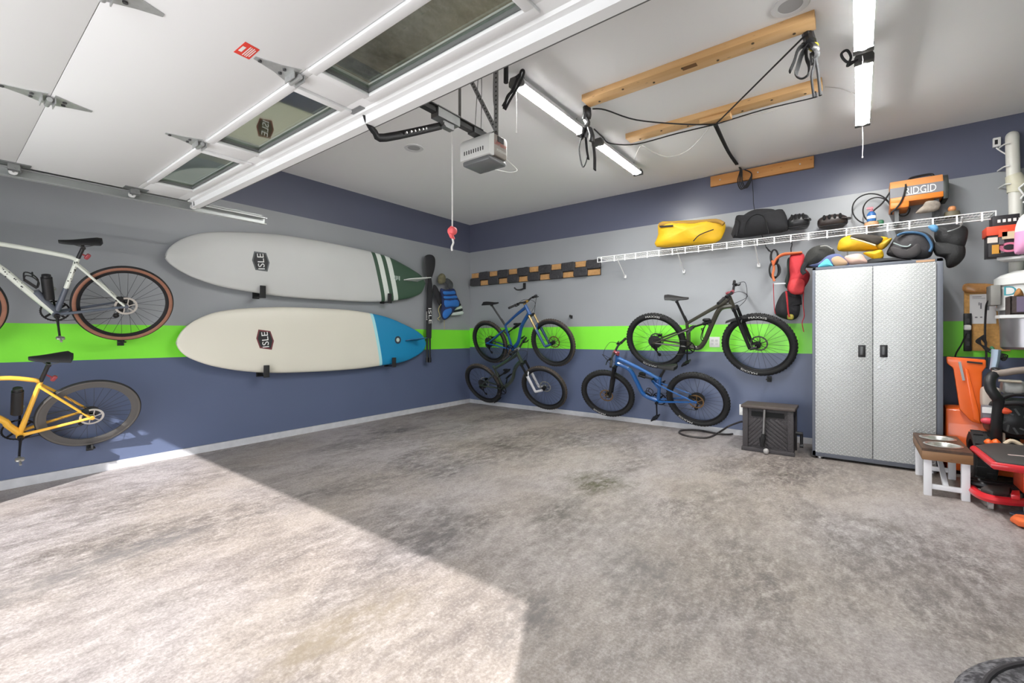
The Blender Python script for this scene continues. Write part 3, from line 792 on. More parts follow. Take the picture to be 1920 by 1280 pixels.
        if not front:
            b = MB(); c0 = .085 if mtb else .06
            for i in range(9):
                r_ = c0 - i * (c0 - .022) / 9; yy = ds * (.022 + i * .0036)
                b.lathe([(.015, yy - .001), (r_, yy - .001), (r_, yy + .001), (.015, yy + .001)], axis='y', seg=30, closed=True)
            b.build('cassette', mat('cassette_steel', (70, 70, 72), .45, .6), **W)
        if S.get('tiretext') and (front or mtb):
            for a0 in S['tiretext']:
                Vt, Ft = text_geo('MAXXIS', .034); bt = MB(); rt = R0 - .004
                pts = []
                for p in Vt:
                    a = a0 - p.x / rt * 1.5; r_ = rt + p.y; pts.append((r_ * math.cos(a), -(TW / 2 + .0015) * (1 if True else 1), r_ * math.sin(a)))
                bt.add(pts, Ft); bt.build('lettering', WHT, **W)
        return rim
    wheel(hub_r, False); wheel(hub_f, True)
    # ---- frame
    sc = K(S['seatC'])
    rt, rd, rs_ = (.021, .028, .019) if mtb else (.017, .024, .016)
    b = MB()
    tt = [K(p) for p in S['top']] + [headT - sax * .03]
    b.tube(tt, [rt * .9] + [rt] * (len(tt) - 2) + [rt * 1.25], seg=10, smooth=4)
    dt = [headB + sax * .03] + [K(p) for p in S['down']] + [Vector((0, 0, 0))]
    b.tube(dt, [rd * 1.1] + [rd] * (len(dt) - 2) + [rd * 1.1], seg=10, smooth=4)
    b.tube([Vector((0, 0, 0)), sc * .5, sc], [rs_ * 1.25, rs_, rs_], seg=10, smooth=3)
    b.cyl(headB - sax * .005, headT + sax * .005, .027 if mtb else .023, .024 if mtb else .021, seg=16)
    b.cyl((0, -.042, 0), (0, .042, 0), .024, seg=16)
    fr = b.build('frame', FR, **L)
    if S.get('spots'):
        rnd = random.Random(3); b = MB()
        for (pa, pb, wd) in ((dt[1], dt[-1] * .45 + dt[1] * .55, rd), (sc * .45, sc * .95, rs_)):
            pa, pb = Vector(pa), Vector(pb); dd = (pb - pa); nn_ = Vector((-dd.z, 0, dd.x)).normalized()
            for i in range(int(dd.length / .014)):
                t = rnd.random(); o_ = rnd.uniform(-.8, .8); c = pa + dd * t + nn_ * wd * o_; y_ = -wd * math.sqrt(1 - o_ * o_) - .001
                rr_ = rnd.uniform(.002, .0055); b.cyl((c.x, y_ - .001, c.z), (c.x, y_ + .003, c.z), rr_, seg=6)
        tag(b.build('paint_flecks', mat('fleck_black', (42, 44, 46), .5), fr, local=True), kind='stuff')
        b = MB(); dk = K(S['dark_from']); b.tube([dk, dk * .5, dk * .02], rd * 1.08, seg=12); b.tube([Vector((0, 0, 0)), sc * .46], [rs_ * 1.35, rs_ * 1.1], seg=12); b.cyl((0, -.043, 0), (0, .043, 0), .026, seg=16)
        o = b.build('lower_frame', FR2, **L); o['label'] = 'dark grey lower part of the frame'
    ssj = K(S['ssJ']) if 'ssJ' in S else sc * .95
    for s in (-1, 1):
        b = MB(); b.tube([Y(hub_r * .04, s * .03), Y(hub_r * .35, s * .042), Y(hub_r * .97, s * .062)], [.014, .012, .010], seg=8, smooth=4)
        b.cyl(Y(hub_r, s * .058), Y(hub_r, s * .072), .016, seg=12); b.build('chainstay', FR2, **L)
        b = MB(); b.tube([Y(ssj, s * .022), Y(ssj * .65 + hub_r * .35, s * .045), Y(hub_r * .98, s * .062)], [.011, .010, .009], seg=8, smooth=4); b.build('seatstay', FR, **L)
    # ---- seat
    if 'saddle' in S:
        r0, r1, cl = K(S['saddle'][0]), K(S['saddle'][1]), K(S['clamp'])
        b = MB(); b.tube([sc * .97, cl], .0145 if mtb else .0137, seg=10)
        if mtb: b.cyl(sc * .99, sc + (cl - sc) * .3, .0175, seg=12)
        b.cyl(cl + Vector((0, -.02, 0)), cl + Vector((0, .02, 0)), .014)
        b.build('seatpost', S.get('post', BLK), **L)
        dirv = (r1 - r0); Ls = dirv.length; dirv.normalize(); upv = Vector((-dirv.z, 0, dirv.x)); upv = upv if upv.z > 0 else -upv
        rows = []
        for i in range(13):
            t = i / 12; w = (.07 * (1 - t) ** .8 + .019) if t > .05 else .062
            w *= min(1, .35 + t * 14) * (1 if t < .93 else .75); hgt = .022 * (1 - .45 * t)
            c = r0 + dirv * Ls * t + upv * (.012 * math.cos(t * PI * 1.2) * .6)
            row = []
            for k in range(14):
                a = 2 * PI * k / 14; ca, sa = math.cos(a), math.sin(a)
                row.append(c + Vector((0, w * ca, 0)) + upv * (hgt * (max(sa, -.6) - .55 * abs(ca) ** 2)))
            row.append(row[0]); rows.append(row)
        b = MB(); b.grid(rows); n0_ = len(b.v) - 15
        b.f += [tuple(range(14)), tuple(n0_ + i for i in range(14))]; b.m += [0, 0]
        b.build('saddle', mat('saddle_black', (27, 27, 28), .6), **L)
        b = MB()
        for s in (-1, 1): b.tube([r0 + dirv * Ls * .12 + Vector((0, s * .03, 0)) - upv * .012, cl + Vector((0, s * .021, 0)) + upv * .012, r0 + dirv * Ls * .75 + Vector((0, s * .012, 0)) - upv * .014], .0035, seg=6, smooth=3)
        b.build('saddle_rails', DSTEEL, **L)
    # ---- fork
    b = MB(); off = .066 if mtb else .052
    crown = headB - sax * .012
    fork_legs = MB(); stn = MB()
    fd = (hub_f - crown)
    perp = Vector((fdir * sax.z, 0, -fdir * sax.x))
    low0 = crown - sax * abs(fd.dot(sax)) + perp * .03
    if mtb:
        for s in (-1, 1):
            top_ = Y(crown, s * off) + perp * .02; bot = Y(low0, s * off)
            mid = top_ + (bot - top_) * S.get('stanchion', .36)
            fork_legs.tube([mid, mid + (bot - mid) * .06, bot], [.021, .023, .018], seg=12)
            fork_legs.tube([bot, Y(hub_f, s * off)], [.018, .017], seg=10)
            b = MB(); b.cyl(top_ + sax * .012, mid + (bot - mid) * .1, .0172, seg=14)
            stn_ = b.build('stanchion', S.get('stanchion_mat', BLKM), **L); stn_.matrix_local = ST
        fork_legs.tube([Y(crown + (low0 - crown) * S.get('stanchion', .36), off * .95) + perp * .02, crown + (low0 - crown) * (S.get('stanchion', .36) - .12) + perp * .045, Y(crown + (low0 - crown) * S.get('stanchion', .36), -off * .95) + perp * .02], .012, seg=8, smooth=4)
        cr = MB(); cr.tube([Y(crown, -off * 1.1) + perp * .02, crown + perp * .004, Y(crown, off * 1.1) + perp * .02], [.02, .026, .02], seg=10, smooth=3)
        cr.cyl(crown, headT + sax * .045, .0155, seg=12)
        o = cr.build('fork_crown', BLKM, **L); o.matrix_local = ST
        o = fork_legs.build('fork', S.get('fork', BLK), **L); o.matrix_local = ST
    else:
        for s in (-1, 1): fork_legs.tube([crown, Y(crown, s * .03) - sax * .02, Y(crown, s * off) - sax * .1, Y(hub_f, s * .055)], [.02, .02, .015, .010], seg=10, smooth=4)
        fork_legs.cyl(crown, headT + sax * .06, .0145, seg=12)
        o = fork_legs.build('fork', FR2 if S.get('spots') else FR, **L)
    # ---- cockpit
    if mtb:
        stc = headT + sax * .035; bc = stc + perp * S.get('stem_len', .045) + sax * .005
        sm = MB(); sm.tube([stc, bc], [.021, .019], seg=12); sm.cyl(stc - sax * .02, stc + sax * .02, .0205, seg=14); sm.cyl(bc + Vector((0, -.026, 0)), bc + Vector((0, .026, 0)), .0215, seg=14)
        o = sm.build('stem', S.get('stem', BLKM), **L); o.matrix_local = ST
        hw = S.get('bar_w', .38); bk = -perp
        def bp(y): 
            a = abs(y); return bc + Vector((0, y, 0)) + sax * (.02 * min(1, max(0, (a - .05) / .1))) + bk * (.05 * max(0, (a - .12)) / .26)
        hb = MB(); hb.tube([bp(y) for y in (-hw, -hw * .6, -.15, -.05, 0, .05, .15, hw * .6, hw)], [.011, .011, .0125, .0155, .016, .0155, .0125, .011, .011], seg=10)
        o = hb.build('handlebar', BLK, **L); o.matrix_local = ST
        bar_o = o
        for s in (-1, 1):
            gm_ = MB(); gm_.cyl(bp(s * (hw + .002)), bp(s * (hw - .13)), .0165, seg=14); gm_.cyl(bp(s * (hw - .13)), bp(s * (hw - .137)), .019, seg=14)
            gm_.build('grip', RUB, bar_o, local=True)
            lv = MB(); a = bp(s * (hw - .17)); lv.box(a + perp * .015, (.03, .028, .028)); e1 = a + perp * .045 + Vector((0, s * .02, 0)) - sax * .02; e2 = bp(s * (hw - .06)) + perp * .06 - sax * .025
            lv.tube([a + perp * .015, e1, e2], [.009, .008, .006], seg=8, smooth=3); lv.build('brake_lever', BLKM, bar_o, local=True)
            c_ = MB(); c_.tube([st(a + perp * .01), st(a + perp * .13 - Vector((0, s * .05, 0)) + sax * .01), st(bc + perp * .12 - sax * .1), st(crown + perp * .05 + Vector((0, s * .04, 0))) if s == rs_sign(ds) else dt[1] + Vector((0, s * .03, 0))], .0028, seg=6, smooth=6)
            c_.build('cable', ROPE, **L)
    else:
        ax2 = sax; stc = headT + ax2 * .04; bc = stc + perp * .09 + ax2 * .005
        sm = MB(); sm.tube([stc, bc], [.018, .016], seg=10); sm.cyl(bc + Vector((0, -.022, 0)), bc + Vector((0, .022, 0)), .019); sm.build('stem', BLKM, **L)
        hb = MB(); hw = .21
        for s in (-1, 1):
            P = [bc, bc + Vector((0, s * .1, 0)), bc + Vector((0, s * hw, 0)) + perp * .0, bc + Vector((0, s * hw, 0)) + perp * .075, bc + Vector((0, s * (hw + .015), 0)) + perp * .085 - ax2 * .06, bc + Vector((0, s * (hw + .025), 0)) + perp * .04 - ax2 * .12, bc + Vector((0, s * (hw + .03), 0)) - perp * .04 - ax2 * .125]
            hb.tube(P, [.015, .014, .015, .016, .016, .016, .016], seg=8, smooth=4)
        bar_o = hb.build('handlebar', BLK, **L)
        for s in (-1, 1):
            lv = MB(); a = bc + Vector((0, s * (hw + .005), 0)) + perp * .085; lv.tube([a - perp * .03, a + perp * .02 + ax2 * .015, a + perp * .035 + ax2 * .04], [.018, .017, .012], seg=8, smooth=3); lv.tube([a + perp * .02, a + perp * .035 - ax2 * .05, a + perp * .02 - ax2 * .1], [.007, .007, .005], seg=6, smooth=3); lv.build('brake_lever', BLKM, bar_o, local=True)
    # ---- drivetrain
    cr_ = .088 if mtb else (.09 if S.get('spots') else .1)
    b = MB(); yy = ds * .048
    b.lathe([(cr_ - .012, yy - .0015), (cr_, yy - .0015), (cr_, yy + .0015), (cr_ - .012, yy + .0015)], axis='y', seg=40, closed=True)
    for i in range(4):
        a = PI / 4 + i * PI / 2; b.bar((.02 * math.cos(a), yy, .02 * math.sin(a)), ((cr_ - .008) * math.cos(a), yy, (cr_ - .008) * math.sin(a)), .016, .004, up=(0, 1, 0))
    for i in range(34):
        a = 2 * PI * i / 34; b.box((cr_ * math.cos(a), yy, cr_ * math.sin(a)), (.005, .002, .005), Matrix.Rotation(-a, 3, 'Y'))
    b.build('chainring', S.get('ring', BLKM), **L)
    ca = K(S['crank']); ca = Vector((ca.x, 0, ca.z)).normalized() * .17
    near = -1                            # local y of the side seen in the photograph
    for s in (-1, 1):
        d_ = ca if s == near else -ca
        y0_ = s * .062; b = MB()
        b.tube([Vector((0, y0_, 0)), d_ * .5 + Vector((0, y0_ + s * .006, 0)), d_ + Vector((0, y0_ + s * .012, 0))], [.018, .013, .014], seg=10, flat=.6); b.cyl((0, y0_ - s * .012, 0), (0, y0_ + s * .012, 0), .019, seg=14)
        ck = b.build('crank_arm', S.get('crankm', BLKM), **L)
        b = MB(); pc_ = d_ + Vector((0, y0_ + s * .07, 0))
        b.cyl(d_ + Vector((0, y0_ + s * .012, 0)), pc_ + Vector((0, s * .05, 0)), .008)
        if mtb:
            t_ = Vector((math.cos(.5), 0, math.sin(.5))); q_ = Vector((-t_.z, 0, t_.x))
            for k in (-1, 1): b.bar(pc_ + t_ * .045 * k + Vector((0, -.05, 0)), pc_ + t_ * .045 * k + Vector((0, .05, 0)), .012, .014); b.bar(pc_ - t_ * .05 + Vector((0, .045 * k, 0)), pc_ + t_ * .05 + Vector((0, .045 * k, 0)), .01, .014, up=q_)
            b.bar(pc_ + Vector((0, -.05, 0)), pc_ + Vector((0, .05, 0)), .03, .016)
        else:
            b.soft(pc_ - Vector((0, s * .015, 0)), (.055, .05, .02), .7); 
        b.build('pedal', S.get('pedal', SILV if not mtb else BLKM), ck, local=True)
    # chain and derailleur
    b = MB(); y1_ = ds * .045; dirc = hub_r.normalized(); pu = Vector((-dirc.z, 0, dirc.x)); pu = pu if pu.z > 0 else -pu
    b.bar(pu * cr_ * .98 + Vector((0, y1_, 0)), hub_r + pu * .055 + Vector((0, y1_ - ds * .006, 0)), .003, .007, up=(0, 1, 0))
    dj = hub_r + Vector((0, ds * .055, 0)) - Vector((0, 0, .085)) + Vector((fdir * .012, 0, 0)); dj2 = dj + Vector((fdir * .035, 0, -.075)) if mtb else dj + Vector((fdir * .03, 0, -.05))
    b.bar(-pu * cr_ * .98 + Vector((0, y1_, 0)), dj2 - Vector((0, ds * .01, .02)), .003, .007, up=(0, 1, 0))
    b.build('chain', DSTEEL, **L)
    b = MB(); b.box(hub_r + Vector((-fdir * .02, ds * .068, -.03)), (.03, .02, .05)); b.tube([hub_r + Vector((-fdir * .015, ds * .075, -.03)), dj + Vector((-fdir * .02, ds * .012, .02)), dj], .011, smooth=3)
    for p_ in (dj, dj2): b.lathe([(.004, -.004), (.022, -.003), (.022, .003), (.004, .004)], p_, axis='y', seg=18, closed=True)
    b.bar(dj + Vector((0, ds * .008, 0)), dj2 + Vector((0, ds * .008, 0)), .018, .004, up=(0, 1, 0))
    b.build('rear_derailleur', BLKM, **L)
    # calipers
    b = MB(); b.box(hub_r + Vector((fdir * .05, -ds * .05, .06)), (.05, .03, .03)); b.build('brake_caliper', S.get('caliper', BLKM), **L)
    # ---- suspension shock
    if 'shock' in S:
        a, c = K(S['shock'][0]), K(S['shock'][1]); m_ = a * .45 + c * .55
        b = MB(); b.cyl(a, m_, .011); b.cyl(m_, c, .021, seg=14); b.soft(c * .75 + a * .25 + Vector((0, 0, .035)), (.09, .04, .035), .6)
        b.cyl(a + Vector((0, -.03, 0)), a + Vector((0, .03, 0)), .011); b.cyl(c + Vector((0, -.03, 0)), c + Vector((0, .03, 0)), .011); b.build('rear_shock', BLKM, **L)
        b = MB()
        for s in (-1, 1): b.bar(Y(a, s * .03), Y(ssj, s * .03), .03, .008, up=(0, 1, 0)); b.bar(Y(a, s * .03), Y(sc * .55, s * .03), .022, .008, up=(0, 1, 0))
        b.build('rocker_link', FR2 if S.get('linkpaint') else DSTEEL, **L)
    for cg in S.get('cages', []):
        a, c = K(cg[0]), K(cg[1]); d_ = (c - a); nrm_ = K(cg[2]) - (a + c) / 2; nrm_.normalize()
        b = MB()
        for s in (-1, 1): b.tube([a + Vector((0, s * .012, 0)), a + nrm_ * .045 + Vector((0, s * .036, 0)), a + d_ * .5 + nrm_ * .07 + Vector((0, s * .034, 0)), c + nrm_ * .06 + Vector((0, s * .03, 0)), c + nrm_ * .01 + Vector((0, s * .012, 0))], .005, seg=6, smooth=4)
        b.tube([a + d_ * .5 + nrm_ * .07 + Vector((0, -.034, 0)), a + d_ * .5 + nrm_ * .095, a + d_ * .5 + nrm_ * .07 + Vector((0, .034, 0))], .005, seg=6, smooth=4)
        b.bar(a, c, .02, .006, up=(0, 1, 0))
        b.build('bottle_cage', BLK, **L)
    if 'canister' in S:
        for (pa, pb, rr_) in S['canister']:
            a, c = K(pa), K(pb); b = MB(); b.cyl(a, c, rr_, seg=18); b.cyl(a + (c - a) * .97, a + (c - a) * 1.12, rr_ * .8, seg=18); b.build('frame_bottle', BLK, **L)
    if 'light' in S:
        p = K(S['light']); b = MB(); b.soft(p, (.028, .03, .05), .5, R=Matrix.Rotation(.5, 3, 'Y')); b.tube([p, sc + (K(S['clamp']) - sc) * .45], .006); b.build('rear_light', mat('light_red', (150, 60, 66), .35), **L)
    if 'guard' in S:
        a, m_, c = [K(p) for p in S['guard']]; b = MB(); rows = []
        for t in range(9):
            q = a * (1 - t / 8) ** 2 + m_ * 2 * (t / 8) * (1 - t / 8) + c * (t / 8) ** 2; w = .04 * math.sin(PI * (.25 + .6 * t / 8)) + .008
            rows.append([q + Vector((0, w * k / 3, -.012 * (k / 3) ** 2)) for k in range(-3, 4)])
        b.grid(rows); rows2 = [[p - Vector((0, 0, .003)) for p in reversed(r)] for r in rows]; b.grid(rows2); o = b.build('mudguard', BLK, **L); o.matrix_local = ST
    return root, K
def rs_sign(ds): return -ds

def paint(name, rgb, rough=.3, metal=.0, var=.05): return mat(name, rgb, rough, metal, var=var, coat=.5, vscale=5)
TAN = mat('tan_sidewall', (146, 100, 80), .7, var=.15, vscale=30)
DIRT = mat('dusty_rubber', (74, 66, 60), .8, var=.25, vscale=25, bump=.2)
bike(dict(name='gravel_bike', label='white and dark grey gravel bike with tan-walled tires, upper on left wall', wall='L', kind='road', face=-1, hub=(.313, -4.772, 1.428), tilt=.432, yaw=.029,
    D=.70, tw=.042, bb=(105, 587), nom=(-.42, -.07), wheelbase=1.02, front_edge=(14, 567), seatC=(146, 484), top=[(143, 487), (120, 479), (0, 457)], down=[(0, 502), (52, 545)],
    ssJ=(140, 492), dark_from=(66, 546), saddle=((192, 453), (109, 451)), clamp=(156, 464), crank=(111, 632), frame=paint('frame_white', (222, 226, 216)), frame2=paint('frame_slate', (86, 92, 104)), spots=True,
    side=TAN, rim=BLKM, pedal=SILV, cages=[((45, 524), (70, 540), (60, 515))], canister=[((92, 560), (87, 520), .034)], light=(164, 481)))
bike(dict(name='road_bike', label='yellow road bike with black deep-rim wheels, lower on left wall', wall='L', kind='road', face=-1, hub=(.201, -4.975, .484), tilt=.517, yaw=.006,
    D=.68, tw=.03, rim_d=.045, rim=mat('rim_grey', (92, 90, 88), .35, .2), bb=(37, 812), nom=(-.41, -.07), wheelbase=.99, seatC=(76, 715), top=[(72, 715), (60, 712), (0, 709)], down=[(0, 785), (15, 797)],
    ssJ=(74, 722), saddle=((137, 668), (53, 670)), clamp=(91, 683), crank=(33, 857), frame=paint('frame_yellow', (240, 182, 66)), side=mat('grey_sidewall', (96, 92, 88), .7), pedal=SILV,
    canister=[((31, 775), (33, 733), .034)], light=(101, 709)))
bike(dict(name='mountain_bike', label='blue mountain bike with dirty tires, upper bike beside the room corner', wall='B', kind='mtb', face=1, hub=(.54, -.098, 1.049), tilt=.327, yaw=.043, front=(1.27, -.007), steer=-.078, near=.017,
    D=.74, tw=.058, bb=(961, 654), seatC=(947, 609), top=[(948, 609), (966, 592)], down=[(978, 612), (972, 640)], headT=(985, 572), headB=(994, 590), ssJ=(946, 618), saddle=((907, 569), (934, 567)), clamp=(922, 572),
    crank=(953, 672), frame=paint('frame_blue', (32, 84, 150)), tire=DIRT, side=RUB, stem=mat('gold_stem', (186, 148, 70), .35, .6), stanchion_mat=mat('gold_stanchion', (192, 168, 120), .25, .7), fork=paint('fork_blue', (40, 76, 120)),
    rotor=mat('bronze_rotor', (150, 120, 84), .35, .8), shock=((951, 624), (974, 607)), crankm=mat('bronze_crank', (124, 104, 84), .5, .4), stanchion=.42))
bike(dict(name='mountain_bike', label='dark green mountain bike with white fork and no saddle, low in the corner', wall='B', kind='mtb', face=1, hub=(.478, -.193, .361), tilt=.459, yaw=.005, front=(1.203, -.003), steer=-.121, near=.014,
    D=.74, tw=.06, bb=(944, 727), seatC=(925, 686), top=[(927, 691), (946, 680)], down=[(966, 690), (960, 712)], headT=(969, 660), headB=(979, 680), ssJ=(930, 699), crank=(941, 748),
    frame=paint('frame_green', (54, 64, 56)), tire=DIRT, side=RUB, fork=paint('fork_white', (206, 205, 208)), stanchion_mat=BLKM, rotor=SILV, shock=((935, 706), (954, 694)), stem=ALU, stanchion=.4))
bike(dict(name='mountain_bike', label='black and olive mountain bike with red stem, hung above the blue one', wall='B', kind='mtb', face=1, hub=(3.392, -.226, 1.083), tilt=.394, yaw=-.007, front=(1.149, -.038), steer=.028,
    D=.75, tw=.062, bb=(1291, 648), seatC=(1288, 604), top=[(1290, 605), (1330, 582)], down=[(1351, 578), (1337, 603), (1321, 640), (1309, 652)], headT=(1367, 556), headB=(1375, 577), ssJ=(1293, 616), saddle=((1246, 557), (1291, 558)), clamp=(1269, 565),
    crank=(1292, 680), frame=paint('frame_olive', (62, 60, 50)), stem=paint('stem_red', (142, 56, 66)), fork=BLK, stanchion_mat=BLKM, shock=((1300, 613), (1334, 602)), cages=[((1322, 638), (1334, 612), (1318, 618))],
    guard=((1361, 602), (1385, 592), (1408, 592)), tiretext=(1.52, -1.9), rotor=mat('grey_rotor', (120, 120, 118), .4, .7)))
bike(dict(name='mountain_bike', label='bright blue mountain bike facing left, hung low beside the dark box', wall='B', kind='mtb', face=-1, hub=(3.871, -.132, .376), tilt=.414, yaw=.018, front=(-1.192, -.018), steer=-.16, near=.022,
    D=.74, tw=.06, bb=(1234, 751), seatC=(1238, 706), top=[(1235, 710), (1200, 691)], down=[(1180, 692), (1194, 716), (1207, 739)], headT=(1158, 667), headB=(1156, 684), ssJ=(1230, 717), saddle=((1270, 688), (1232, 686)), clamp=(1246, 693),
    crank=(1236, 780), frame=paint('frame_bright_blue', (30, 92, 160)), stem=paint('stem_red', (142, 56, 66)), fork=BLK, stanchion_mat=BLKM, shock=((1224, 711), (1199, 703)), linkpaint=True, cages=[((1211, 736), (1222, 743), (1218, 722))],
    rotor=mat('bronze_rotor', (150, 120, 84), .35, .8), tiretext=(-2.1,)))
# wall pegs and hooks for the bikes
def peg(px, wall, label, L=.1, name='bike_hook', size=.03):
    p = ax(px[0], px[1], 0.06) if wall == 'L' else ay(px[0], px[1], -0.06)
    n_ = Vector((1, 0, 0)) if wall == 'L' else Vector((0, -1, 0)); s_ = Vector((0, 1, 0)) if wall == 'L' else Vector((1, 0, 0))
    w = Vector(p); w = Vector((0, w.y, w.z)) if wall == 'L' else Vector((w.x, 0, w.z))
    t = thing(name, label, 'hook', w)
    b = MB(); b.bar(w + n_ * .0, w + n_ * .008, size * 1.6, size * 2.2); b.build('base_plate', BLK, t, bevel=.002)
    b = MB(); b.bar(w + n_ * .006, w + n_ * L, size * 1.5, .012); b.bar(w + n_ * (L - .006) + Vector((0, 0, -.006)), w + n_ * (L - .006) + Vector((0, 0, .03)), .012, size * 1.5, up=n_); b.build('cradle', RUB, t, bevel=.002)
peg((229, 641), 'L', 'black wheel hook under the rear tire of the white gravel bike')
peg((171, 839), 'L', 'black wheel hook under the rear tire of the yellow bike')
peg((1441, 711), 'B', 'black wheel hook under the front tire of the black mountain bike')
peg((1068, 594), 'B', 'small black peg on grey wall right of upper blue bike', .05, size=.022)
p = ay(980, 540, 0); t = thing('wall_hook', 'black J-shaped hook on wall just below the checkered panel', 'hook', (p[0], 0, p[2]))
b = MB(); b.box((p[0] + .04, -.008, p[2] + .03), (.05, .016, .1)); b.build('base_plate', BLK, t, bevel=.004)
b = MB(); b.tube([(p[0] + .04, -.01, p[2] + .0), (p[0] + .02, -.07, p[2] - .03), (p[0] - .02, -.13, p[2] - .035), (p[0] - .05, -.16, p[2] + .0)], .012, smooth=4); b.build('hook_arm', BLK, t)

# ================================================================== PADDLE BOARDS, PADDLE, VEST on the left wall
def resample(px, X, n=10):
    P = [ax(*p, X) for p in px]; out = []
    m = len(P)
    for i in range(m - 1):
        a, b_, c, d = P[max(i - 1, 0)], P[i], P[i + 1], P[min(i + 2, m - 1)]
        for k in range(n):
            t = k / n; out.append(0.5 * ((2 * b_) + (c - a) * t + (2 * a - 5 * b_ + 4 * c - d) * t * t + (3 * b_ - a - 3 * c + d) * t ** 3))
    out.append(P[-1]); return np.array(out)
def board_material(name, base, stripes, rail, line_px):
    """base colour, then (offset from the line in m, colour) steps towards the tail; line_px: top and bottom of the colour edge in the photo"""
    m, nt, b = nodes_of(name, 0.38)
    geo = N(nt, 'ShaderNodeNewGeometry'); sep = N(nt, 'ShaderNodeSeparateXYZ'); nt.links.new(geo.outputs['Position'], sep.inputs[0])
    a, c = ax(*line_px[0], .15), ax(*line_px[1], .15); k = (a[1] - c[1]) / (a[2] - c[2])
    t = math_node(nt, 'SUBTRACT', math_node(nt, 'SUBTRACT', sep.outputs['Y'], c[1]), math_node(nt, 'MULTIPLY', math_node(nt, 'SUBTRACT', sep.outputs['Z'], c[2]), k))
    nz = N(nt, 'ShaderNodeTexNoise', i_Scale=2.2, i_Detail=6.0); nt.links.new(geo.outputs['Position'], nz.inputs['Vector'])
    col = mix_node(nt, nz.outputs['Fac'], tuple(x * .95 for x in lin(base)), tuple(min(1, x * 1.04) for x in lin(base)))
    for off, rgb in stripes: col = mix_node(nt, math_node(nt, 'GREATER_THAN', t, off), col, lin(rgb))
    nt.links.new(col, b.inputs['Base Color'])
    return m, a, c, k
def paddle_board(name, label, top, bot, stripes, base, line, deck_mat_name):
    X = .15
    T = resample(top, X); B = resample(bot, X)
    nose, tail = T[0], T[-1]; y0, y1 = nose[1] + .002, tail[1] - .001
    m, la, lb, lk = board_material(deck_mat_name, base, stripes, None, line)
    root = thing(name, label, 'paddle board', (.09, (y0 + y1) / 2, min(B[:, 2])), 'paddle boards on the left wall')
    oT, oB = np.argsort(T[:, 1]), np.argsort(B[:, 1])
    rows = []; nS = 72; nC = 32; x0, th = .035, .12
    for i in range(nS + 1):
        s_ = i / nS; yy = y0 + (y1 - y0) * (0.5 - 0.5 * math.cos(PI * s_))
        zt_, zb_ = np.interp(yy, T[oT, 1], T[oT, 2]), np.interp(yy, B[oB, 1], B[oB, 2])
        mid, half = (zt_ + zb_) / 2, max((zt_ - zb_) / 2, .002)
        q = (yy - y0) / (y1 - y0); tk = th / 2 * min(1, .35 + 3.2 * min(q, 1 - q))
        row = []
        for k in range(nC):
            a = 2 * PI * k / nC; ca, sa = math.cos(a), math.sin(a)
            row.append((x0 + th / 2 + math.copysign(abs(sa) ** .55, sa) * tk, yy, mid + half * math.copysign(abs(ca) ** .75, ca)))
        row.append(row[0]); rows.append(row)
    b = MB(); b.grid(rows); o = b.build('deck', m, root, sharp=60)
    return root, T, B
B1T = [(313, 481), (316, 470), (325, 459), (345, 446), (375, 436.5), (412, 433), (462, 434), (525, 438), (600, 450), (660, 462), (700, 471), (732, 481), (758, 494), (782, 508), (795, 518), (801, 531)]
B1B = [(313, 481), (316, 487), (325, 496), (345, 509), (375, 523), (425, 538), (495, 550), (550, 557), (625, 562), (690, 565.5), (737, 564), (765, 560), (782, 555), (795, 547), (801, 531)]
WS, GS = (226, 233, 226), (66, 92, 74)
px_m = .037
b1r, T1, B1_ = paddle_board('paddle_board', 'upper paddle board, pale grey with dark green tail and two white stripes', B1T, B1B,
    [(0, GS), (.062, WS), (.145, GS), (.215, WS), (.30, GS)], (204, 205, 203), ((698, 473), (717, 563)), 'board_grey_green')
B2T = [(334, 644), (337, 632), (350, 614), (375, 597), (412, 584), (462, 577.5), (525, 575), (575, 576), (650, 580), (700, 587), (732, 595), (758, 606), (782, 618), (797, 630), (802, 644)]
B2B = [(334, 644), (337, 652), (345, 662), (362, 673), (400, 686), (450, 695), (500, 699), (550, 699), (625, 695.5), (680, 691), (715, 686), (754, 680), (778, 671), (797, 658), (802, 644)]
b2r, T2, B2_ = paddle_board('paddle_board', 'lower paddle board, cream with a bright blue tail', B2T, B2B, [(0, (172, 226, 232)), (.045, (32, 136, 184))], (222, 218, 204), ((696, 589), (714, 687)), 'board_cream_blue')
def hexa_logo(parent, c_px, w_px, h_px, rim_rgb, nm):
    X = .1552
    hx = [(-.32, -.5), (.18, -.5), (.5, 0.02), (.36, .5), (-.14, .5), (-.5, -.02)]
    hx = [(-.38, -.5), (.3, -.42), (.5, .06), (.38, .5), (-.3, .42), (-.5, -.06)]
    def P(a, sc_, off): p = ax(c_px[0] + a[0] * w_px * sc_, c_px[1] + a[1] * h_px * sc_, X); return (X + off, p[1], p[2])
    b = MB(); b.prism([P(a, 1, 0) for a in hx], (.0015, 0, 0)); o = b.build('logo_badge', mat(nm, rim_rgb, .5), parent)
    b = MB(); b.prism([P(a, .84, .0015) for a in hx], (.0008, 0, 0)); b.build('badge_face', mat('badge_black', (34, 34, 36), .5), o)
    c = ax(c_px[0], c_px[1], X); r = Vector(ax(c_px[0] - 1.0, c_px[1] - 10, X) - c); r2 = Vector((0, r.y, r.z)).normalized(); u2 = Vector((0, r2.z, -r2.y))
    u2 = -u2 if False else Vector((0, -r2.z, r2.y))
    t = text_on('ISLE', Vector(c) + Vector((.0028, 0, 0)), r2, u2, .172, .07, 0); V = t.v
    t.build('lettering', WHT, o)
hexa_logo(b1r, (489, 490), 33, 38, (92, 96, 98), 'badge_grey')
